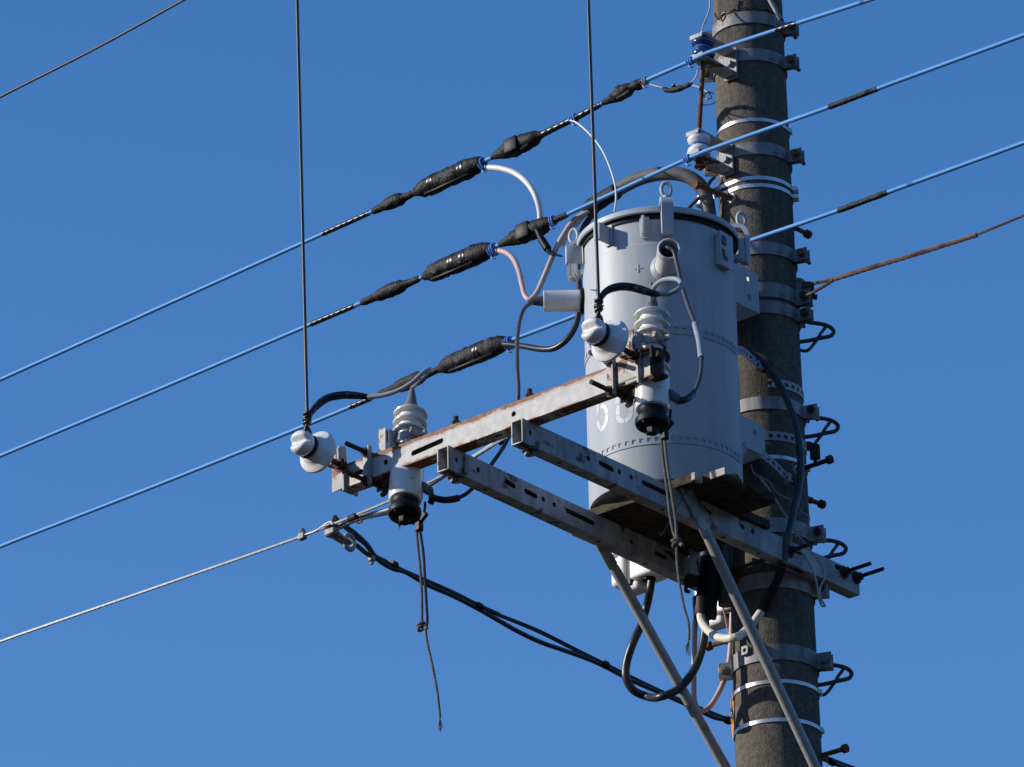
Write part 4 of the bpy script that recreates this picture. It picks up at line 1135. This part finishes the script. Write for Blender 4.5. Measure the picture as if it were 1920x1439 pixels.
# leads between bushings and cutouts
f=MB(); LD=thing("cutout_lead", "dark lead from the front bushing down to the right cutout", "lead wire", BF, "leads between the bushings and the cutouts")
a0=BF.x
noz=cR+RR_@V(-.046,.060,-.285)
pts=[BF-rd*0]
pz=[(1262,470,a0+.012),(1268,490,a0+.01),(1277,530,.80),(1290,573,.85),(1303,608,.90),(1311,640,.95),(1315,672,1.0),(1313,704,1.06),(1302,734,1.12),(1286,749,1.17),(1270,753,1.2)]
pts=[BF-V(0,0,0), BF+V(.018,.010,.006)]+[P(u,v,a=a) for u,v,a in pz]+[noz]
pts=cr(pts,8); n=len(pts)
f.tube(pts, .0062, 12); part(f, "wire", M['leadgrey'], LD)
f=MB(); f.tube(cr([P(u,v,a=a) for u,v,a in pz[4:7]],8), .0095, 12); part(f, "sleeve", M['greywire'], LD)
f=MB(); k0=int(n*.78); f.tube(pts[k0:], .0105, 12, jit=.05); part(f, "tape_wrap", M['tapewrap'], LD)
LD=thing("cutout_lead", "dark lead from the left bushing down behind the cross beam to the left cutout", "lead wire", BLp, "leads between the bushings and the cutouts")
noz=cL+RL_@V(-.046,.060,-.285)
ab=BLp.x
pz=[(1003,564,-.386),(986,576,-.41),(975,600,-.50),(970,640,-.62),(970,690,-.70),(972,740,-.74),(967,782,-.75),(950,828,-.745),(918,876,-.735),(893,909,-.725),(868,930,-.715),(840,938,-.71),(814,934,-.70)]
pts=cr([BLp]+[P(u,v,y=a) for u,v,a in pz]+[noz],8); n=len(pts)
f=MB(); f.tube(pts, .0062, 12); part(f, "wire", M['leadgrey'], LD)
f=MB(); k0=int(n*.80); f.tube(pts[k0:-6], .0105, 12, jit=.05); part(f, "tape_wrap", M['tapewrap'], LD)
f=MB(); f.tube([P(812,934,y=-.70), P(807,944,y=-.70)], .010, 10); part(f, "tape_end", M['cap'], LD)

# ------------------------------------------------------------------ white terminal housings below the far arm
def housing(px, c, label, k=1.0):
    o=P(*px, c=c)
    t=thing("terminal_housing", label, "terminal box", o, "white terminal housings under the platform")
    f=MB(); f.box(o+V(.012,-.062,.016), (.062,.062,.135), None, .016, 4); part(f, "shell", M['plastic'], t)
    f=MB(); f.box(o+V(0,.028,-.006), (.086,.090,.078), None, .010, 3); part(f, "cover", M['plastic'], t)
    f=MB(); f.box(o+V(.004,-.024,-.006), (.060,.016,.105), None, .003, 1); f.tube([o+V(.008,.034,-.042), o+V(.008,.034,-.052)], .021, 18); f.tube([o+V(.03,.01,.036), o+V(.062,.01,.036)], .014, 14); part(f, "dark_joint", M['cap'], t)
    f=MB(); f.box(o+V(0,-.030,-.058), (.056,.075,.034), None, .013, 3); part(f, "lower_lip", M['plastic'], t)
    f=MB(); f.tube([o+V(.030,-.020,.046), o+V(.048,-.020,.046)], .013, 16); f.tube([o+V(.0475,-.020,.046), o+V(.0495,-.020,.046)], .005, 10); part(f, "screw_boss", M['pink'], t)
    f=MB(); f.tube([o+V(.0425,-.066,.050), o+V(.0436,-.066,.050)], .012, 20); part(f, "round_label", M['boot'], t)
    return t, o
ho,oo=housing((1203,1066), -.25, "white terminal housing fully in view below the left platform arm")
h2=copy_tree(ho); p2=P(1359,1131,c=-.25); h2.location=AX+RW@p2; h2["label"]="white terminal housing half hidden between the pole and the hanging black duct end"

# black duct end and the cables that leave it
q0=P(1330,1075,c=-.10); q1=P(1322,1150,c=-.10)
f=MB(); f.tube(cr([q0+VZ*.19, q0, q1],5), .034, 20); f.tube([q1+VZ*.05,q1,q1-VZ*.012], [.037,.037,.034], 20); DE=solo(f, "duct_end", M['cap'], "thick black duct end hanging under the platform beside the pole", "duct")
aq=q1.x
cable("low_cable", [(1221,1090,oo.x+.008),(1219,1106,oo.x+.006),(1213,1135,oo.x-.03),(1202,1172,oo.x-.02),(1186,1208,oo.x),(1175,1243,oo.x),(1174,1270,oo.x),(1187,1294,oo.x-.02),(1212,1306,oo.x-.05),(1242,1306,aq+.1),(1272,1292,aq+.06),(1298,1262,aq+.03),(1314,1225,aq+.01),(1321,1190,aq),(1323,1150,aq)], .0128, 'cable', "thick black cable looping from the white housing to the black duct end", "cable", 8, 16)
cable("low_cable", [(1313,1150,aq+.02),(1316,1166,aq+.03),(1330,1185,aq+.06),(1354,1197,aq+.10),(1377,1196,aq+.12),(1397,1184,.20),(1412,1168,.20),(1428,1146,.19)], .0128, 'cream', "cream cable swinging from the black duct end across the pole", "cable", 8, 16)
hg=thing("riser_cable", "long black cable bowing down the shaded side of the pole past the right arm", "cable", P(1500,860,a=-.02))
up=[(1396,657,.20),(1430,680,.14),(1458,716,.09),(1480,762,.05),(1494,810,.03),(1501,860,.02),(1499,905,.02),(1490,950,.03),(1482,985,.05),(1477,1005,.07)]
f=MB(); f.tube(cr([P(u,v,y=-.16-.06*i/len(up)) for i,(u,v,a) in enumerate(up)],8), .0115, 14); part(f, "cable", M['cable'], hg)
f=MB(); f.tube(cr([P(u,v,y=-.23) for u,v in ((1478,1000),(1475,1015),(1470,1040),(1467,1060))],4), [.0105]+[.0155]*12, 14); part(f, "grey_sleeve", M['leadgrey'], hg)
f=MB(); f.tube(cr([P(u,v,y=-.23+.02*i) for i,(u,v) in enumerate(((1467,1058),(1462,1078),(1450,1104),(1438,1128),(1428,1147)))],4), [.014]*8+[.0165]*9, 14, jit=.04); part(f, "tape_wrap", M['tape'], hg)
cable("low_cable", [(1305,1155,aq-.02),(1303,1180,aq-.02),(1302,1230,aq-.03),(1301,1290,aq-.03),(1303,1318,aq-.03),(1312,1334,aq-.05),(1328,1328,aq-.08),(1345,1304,aq-.12),(1358,1275,aq-.14),(1367,1240,aq-.16),(1371,1195,aq-.17),(1373,1150,aq-.18)], .0085, 'pink', "pink cable making a long loop below the black duct end", "cable", 8, 12)
cable("thin_wire", [(1344,1090,.05),(1352,1125,.05),(1359,1152,.04),(1364,1178,.03),(1370,1198,.02)], .0030, 'pinkthin', "thin reddish wire in front of the half hidden white housing", "wire", 6)
cable("thin_wire", [(1378,1068,.12),(1400,1071,.12),(1430,1069,.1),(1455,1064,.08),(1475,1055,.06),(1487,1038,.05)], .0030, 'pinkthin', "thin reddish wire crossing the pole just under the right platform arm", "wire", 6)
f=MB(); f.tube(cr([P(u,v,y=-.20) for u,v in ((1408,872),(1414,888),(1428,896),(1443,904),(1452,920),(1466,930),(1482,938),(1494,950),(1505,962),(1517,970),(1514,984),(1503,998),(1490,1007))],6), .0028, 8); solo(f, "thin_wire", M['pinkthin'], "thin reddish wire wandering over the shaded pole above the right arm", "wire")
f=MB(); f.tube(cr([P(u,v,y=-.17) for u,v in ((1424,895),(1442,917),(1461,948),(1480,977),(1492,998),(1504,1014),(1520,1034),(1538,1056),(1546,1075),(1544,1090),(1538,1100),(1537,1115),(1543,1130),(1547,1136),(1542,1137),(1535,1120),(1531,1093),(1522,1066),(1513,1049),(1503,1036),(1488,1033))],6), .0034, 8)
solo(f, "thin_wire", M['green'], "pale green wire ending in a narrow loop below the end of the right arm", "wire")
f=MB(); f.tube([P(1378,1066,y=.02), P(1398,1057,y=-.02), P(1422,1047,y=-.06)], .0085, 12); solo(f, "cross_rod", M['pipe'], "short sunlit rod between pole and left arm under the boards", "rod")
# hanger plate with bolts at the pole end of the left arm
q=P(1302,1040,c=-.09); t=thing("arm_clip_plate", "upright bolted plate beside the pole at the far end of the left arm", "bracket", q)
f=MB(); f.box(q, (.05,.006,.13), None, .002); part(f, "plate", M['galvdirt'], t)
f=MB(); f.tube([q+V(-.01,-.02,.03), q+V(-.01,.05,.03)], .0065, 10); f.hexnut(q+V(-.01,.012,.03),(0,1,0),.012,.012); part(f, "bolt", M['rustgalv'], t)
f=MB(); q=P(1287,1098,c=-.13); f.tube(cr([q+VZ*.03,q,q+V(.004,0,-.018),q+V(-.012,0,-.018)],4), .006, 10); f.box(q+V(-.02,0,.02), (.04,.03,.03), None, .003); solo(f, "hook_bolt", M['rustdark'], "small dark hook bolt under the left arm near the duct end", "bolt")

# ------------------------------------------------------------------ braces
def brace(p, q, flat, label, r=.0163):
    p, q=Vector(p), Vector(q); d=(q-p).normalized()
    q2=p+d*((q-p).length+.35)
    t=thing("brace_pipe", label, "brace", p, "slanting brace pipes from the arms to the pole")
    f=MB(); f.tube([p+d*.13, p+d*.16, q2], [.012,r,r], 24); part(f, "pipe", M['pipe'], t)
    f=MB(); sd=V(0,1,0); x=d.cross(sd).normalized()
    f.box(p+d*.055, (.19,.048,.010), (d, x, sd), .004, 2); part(f, "flattened_end", M['pipe'], t)
    f=MB(); f.hexnut(p+d*.0+sd*.013, sd, .016, .014); part(f, "bolt", M['galvdirt'], t)
    return t
brace(P(1106,984,c=-.172), P(1360,1439,c=-.165), 0, "left slanting brace pipe, running clear of the pole down to the bottom edge")
brace(P(1288,922,c=.184), P(1529,1439,c=.184), 0, "right slanting brace pipe, crossing in front of the pole")

# ------------------------------------------------------------------ messenger wire, its clamp and the service bundle
AM=.14
mw=thing("messenger_wire", "bright stranded steel wire rising from the lower left edge behind the left cutout", "wire", P(300,1105,a=AM))
f=MB(); strand(f, ext(cr([P(u,v,a=AM) for u,v in ((-60,1226),(0,1203.5),(280,1106),(565,1006),(622,984),(738,936),(835,889),(950,820),(1100,742),(1300,640))],10), 9, 0), .0052, 3, .075); part(f, "strand", M['steelwire'], mw)
f=MB(); q=P(567,1006,a=AM); f.box(q, (.02,.03,.026), None, .004); f.tube([q-VZ*.004, q+VZ*.028], .006, 8); f.hexnut(q+VZ*.018, VZ, .010, .009); part(f, "wire_clip", M['galv'], mw)
f=MB(); f.tube(cr([P(u,v,a=AM+.02) for u,v in ((572,1003),(590,997),(602,989),(612,982),(620,979),(624,984))],5), .0028, 6); part(f, "tail_wire", M['pink'], mw)
gc=thing("drop_bundle", "grey cable tied under the steel messenger wire behind the left arm", "cable", P(700,968,a=AM))
f=MB(); f.tube(cr([P(u,v,a=AM-.02) for u,v in ((636,990),(642,981),(660,972),(690,966),(715,960),(745,950),(800,913),(840,888),(880,862),(918,838),(948,816),(1100,740)) ],7), .0078, 12); part(f, "grey_cable", M['greywire'], gc)
f=MB(); f.tube(cr([P(u,v,a=AM+.0) for u,v in ((636,992),(665,978),(690,971),(720,965),(750,958))],5), .0045, 8); part(f, "thin_cable", M['cable'], gc)
f=MB(); f.tube([P(655,974,a=AM), P(668,969,a=AM)], .0125, 12, jit=.08); f.tube(cr([P(u,v,a=AM) for u,v in ((664,977),(672,981),(679,978),(676,971))],4), .003, 6); f.tube([P(935,828,a=AM-.01), P(949,819,a=AM-.01)], .015, 12); part(f, "tape_wrap", M['tape'], gc)
# suspension clamp
o=P(622,992,a=AM); CS=o.y
t=thing("suspension_clamp", "galvanised clamp with a thimble hung on the messenger wire", "clamp", o)
f=MB(); d_=(P(650,975,a=AM)-P(600,994,a=AM)).normalized(); f.box(o+VZ*.008, (.045,.040,.010), (V(1,0,0)-d_*d_.x, d_, VZ), .003); f.box(o-VZ*.012, (.03,.046,.026), (V(1,0,0), d_, VZ), .005); part(f, "jaw", M['galv'], t)
f=MB(); f.plate([(-.022,-.012),(.022,-.012),(.016,.085),(-.016,.085)], [hole((0,.07),.007)], o-VZ*.018, V(0,1,0), V(-1,0,-.18).normalized(), .008); part(f, "link_plate", M['galvdirt'], t)
f=MB(); f.tube([P(628,988,a=AM-.01), P(628,968,a=AM-.01)], .008, 10); f.hexnut(P(629,975,a=AM-.01), VZ, .012, .012); part(f, "bolt", M['rustdark'], t)
c0=P(655,1017,c=CS); f=MB(); f.tube([c0+V(cos(w)*.022,0,sin(w)*.026) for w in [i*2*pi/20 for i in range(20)]], .0085, 10, closed=True); part(f, "thimble", M['galvdirt'], t)
sv=thing("service_drop", "dark bundle of wires sloping down from the messenger clamp behind the pole", "cable", c0)
def Cc(l): return [P(u,v,c=CS) for u,v in l]
f=MB()
strand(f, cr(Cc([(668,1022),(690,1040),(712,1050),(750,1068),(800,1090),(850,1112),(898,1136),(936,1153)]),8), .0085, 6, .11)
strand(f, cr(Cc([(644,986),(662,1003),(686,1022),(700,1040),(725,1054)]),8), .0075, 6, .11)
part(f, "strand_grip", M['darkstrand'], sv)
f=MB(); f.tube(ext(cr(Cc([(930,1150),(1010,1182),(1070,1212),(1132,1243),(1250,1300),(1368,1349),(1545,1418),(1625,1448)]),6), 0, 12), .0042, 8)
f.tube(ext(cr(Cc([(930,1153),(1010,1186),(1070,1216),(1132,1247),(1250,1304),(1368,1352),(1545,1421),(1625,1451)]),6), 0, 12), .0042, 8); part(f, "thin_pair", M['cable'], sv)
f=MB(); f.tube(ext(cr(Cc([(640,982),(665,1000),(690,1024),(705,1046),(735,1066),(760,1073),(800,1096),(850,1118),(895,1141),(925,1158),(965,1181),(1010,1203),(1055,1219),(1095,1233),(1132,1249),(1180,1274),(1260,1309),(1310,1332),(1340,1346),(1368,1352),(1545,1424),(1625,1455)]),6), 0, 12), .0082, 10); part(f, "thick_cable", M['cable'], sv)
f=MB()
for u,v in ((896,1137),(1133,1246),(1363,1350),(1558,1428),(737,1060)):
    p_,q_=Cc([(u-5,v-2.5),(u+5,v+2.5)]); f.tube([p_,q_], .0145, 12, jit=.08)
part(f, "tie_band", M['cap'], sv)
f=MB(); q=P(697,1048,c=CS); f.box(q, (.022,.02,.022), None, .004); f.tube([q, q-VZ*.02-V(0,.0,0)], .006, 8); part(f, "split_bolt", M['galv'], sv)

# ------------------------------------------------------------------ guy wire to the right
gy=thing("guy_wire", "rusty stranded guy wire anchored on the pole and leaving at the right edge", "wire", P(1560,524,a=-.02))
AG=-.03
f=MB(); strand(f, cr([P(u,v,a=AG) for u,v in ((1556,526),(1640,500),(1740,470),(1832,441))],8), .0080, 4, .10); part(f, "grip", M['rustwire'], gy)
f=MB(); strand(f, ext(cr([P(u,v,a=AG) for u,v in ((1800,451),(1832,440),(1920,404.5),(2000,372))],8), 0, 8), .0042, 4, .06); part(f, "strand", M['rustwire'], gy)
f=MB(); strand(f, cr([P(u,v,a=AG) for u,v in ((1505,536),(1520,533),(1540,529),(1560,524.5))],6), .0058, 4, .06); strand(f, cr([P(u,v,a=AG+.02) for u,v in ((1508,556),(1523,549),(1543,538),(1562,526))],6), .0055, 4, .06); part(f, "loop", M['rustwire'], gy)
q=P(1497,540,y=-.03); t=thing("guy_anchor", "rounded thimble lug joining the guy wire to its pole clamp", "clamp", q)
f=MB(); f.tube(cr([q+WX*-.030+VZ*.004, q+WX*-.012+VZ*.024, q+WX*.010+VZ*.024, q+WX*.022+VZ*.004, q+WX*.020+VZ*-.016],5), .0085, 12); f.box(q+WX*.002, (.05,.014,.046), (WX,WY,VZ), .012, 3); part(f, "lug", M['galv'], t)
f=MB(); f.tube([q+WX*.03+VZ*.012, q+WX*.03-VZ*.035], .020, 16); f.tube([q+WX*.0+VZ*-.026, q+WX*.058+VZ*-.034], .009, 10); part(f, "shackle", M['rustdark'], t)

# ------------------------------------------------------------------ cords under the cutouts
def cord(cu, strands, tail, knot, fray, mats, label, a):
    t=thing("hanging_cord", label, "cord", P(*strands[0][0], a=a), "knotted cords hanging from the cutouts")
    f=MB(); q=P(*cu, a=a); f.box(q, (.02,.022,.045), None, .004); f.box(q+VZ*.02+V(0,.018,.0), (.014,.03,.016), (V(1,0,0),V(0,.8,.6),V(0,-.6,.8)), .003); f.tube([q+VZ*.03+V(0,.02,0), q+VZ*.065+V(0,.025,0)], .004, 8); part(f, "cord_clip", M['cap'], t)
    for s_, m in zip(strands, mats):
        f=MB(); f.tube(cr([P(u,v,a=a) for u,v in s_],6), .0042, 8); part(f, "cord", M[m], t)
    f=MB(); f.tube(cr([P(u,v,a=a) for u,v in tail],6), .0040, 8)
    k=P(*knot, a=a); f.tube([k+V(cos(w)*.010,sin(w)*.012,.005*sin(w*1.5)) for w in [i*2*pi/12 for i in range(13)]], .0048, 8); f.tube([k+V(cos(w)*.009,sin(w)*.010,-.008+.006*sin(w)) for w in [i*2*pi/12 for i in range(13)]], .0045, 8); f.tube([k+V(0,.004,-.006),k+V(0,.022,-.016)], .0055, 8)
    part(f, "tail", M['rope'], t)
    f=MB(); e=P(*tail[-1], a=a)
    for i in range(8): f.tube([e, P(fray[0]+rnd.uniform(-4,4), fray[1]-10+rnd.uniform(-8,0), a=a), P(fray[0]+rnd.uniform(-7,6), fray[1]+rnd.uniform(-14,4), a=a)], .0011, 4)
    part(f, "frayed_end", M['rope'], t)
cord((786,984), [[(781,997),(784,1030),(789,1080),(791,1130),(791,1170)],[(788,997),(794,1040),(797,1090),(800,1140),(801,1168),(798,1180)]], [(797,1172),(801,1205),(811,1250),(820,1300),(825,1345)], (790,1173), (826,1376), ('rope','ropedark'), "longer knotted cord hanging free below the left cutout", 1.215)
cord((1246,812), [[(1240,822),(1243,860),(1251,920),(1256,965),(1263,1000),(1267,1010)],[(1246,822),(1251,870),(1260,930),(1266,970),(1269,1008)]], [(1268,1012),(1270,1060),(1275,1100),(1283,1140),(1291,1170),(1292,1200)], (1268,1016), (1290,1230), ('rope','rope'), "knotted cord hanging from the right cutout in front of the platform arms", 1.225)
# pale tag and short wires under the left cutout cap
f=MB(); f.tube([P(744,965,a=1.21), P(748,980,a=1.21)], .004, 6); f.tube([P(746,979,a=1.21), P(750,993,a=1.21)], [.006,.001], 6); solo(f, "frayed_tag", M['rope'], "tiny frayed pale tag under the black cap of the left cutout", "tag")
f=MB(); f.tube(cr([P(u,v,c=.21) for u,v in ((1312,897),(1304,906),(1285,925),(1270,950),(1262,962),(1245,996),(1237,1003),(1234,996))],5), .0022, 6); solo(f, "thin_wire", M['hv'], "short bent black wire tied to the board end above the right arm", "wire")

# ------------------------------------------------------------------ orange sign wrapped on the pole
sg=thing("warning_sign", "orange diamond sign seen edge on, wrapped on the left side of the pole", "sign", PP(1385,1340))
sc_=P(1373.5,1340,y=.035); thn=radians(-43); n=14; f=MB()
sn_,st_=V(cos(thn),sin(thn),0),V(-sin(thn),cos(thn),0)
vs=[];fs=[]
hz=abs(P(1375,1290,y=0).z-P(1375,1390,y=0).z)/2; zc_=sc_.z; hw_=.052
for j in range(n+1):
    y=-1+2*j/n
    for i in range(n+1):
        x=(-1+2*i/n)*(1-abs(y))*hw_
        vs.append(sc_+st_*x-sn_*(x*x*1.6)+VZ*(y*hz))
for j in range(n):
    for i in range(n): fs.append([j*(n+1)+i, j*(n+1)+i+1, (j+1)*(n+1)+i+1, (j+1)*(n+1)+i])
f.add(vs, fs); o2=[v+sn_*.0016 for v in vs]; f.add(o2, fs)
part(f, "plate", M['orange'], sg)
f=MB()
for dz, x, l, sl_ in ((.020,-.004,.026,.3),(.008,.006,.022,-.4),(-.002,-.006,.026,.2),(-.013,.004,.022,-.2),(-.022,-.004,.018,.5)):
    f.box(sc_+st_*x+sn_*.0024+VZ*dz, (.0016,l,.0045), (sn_,(st_+VZ*sl_).normalized(),(VZ-st_*sl_).normalized()), 0)
part(f, "black_marks", M['ink'], sg)
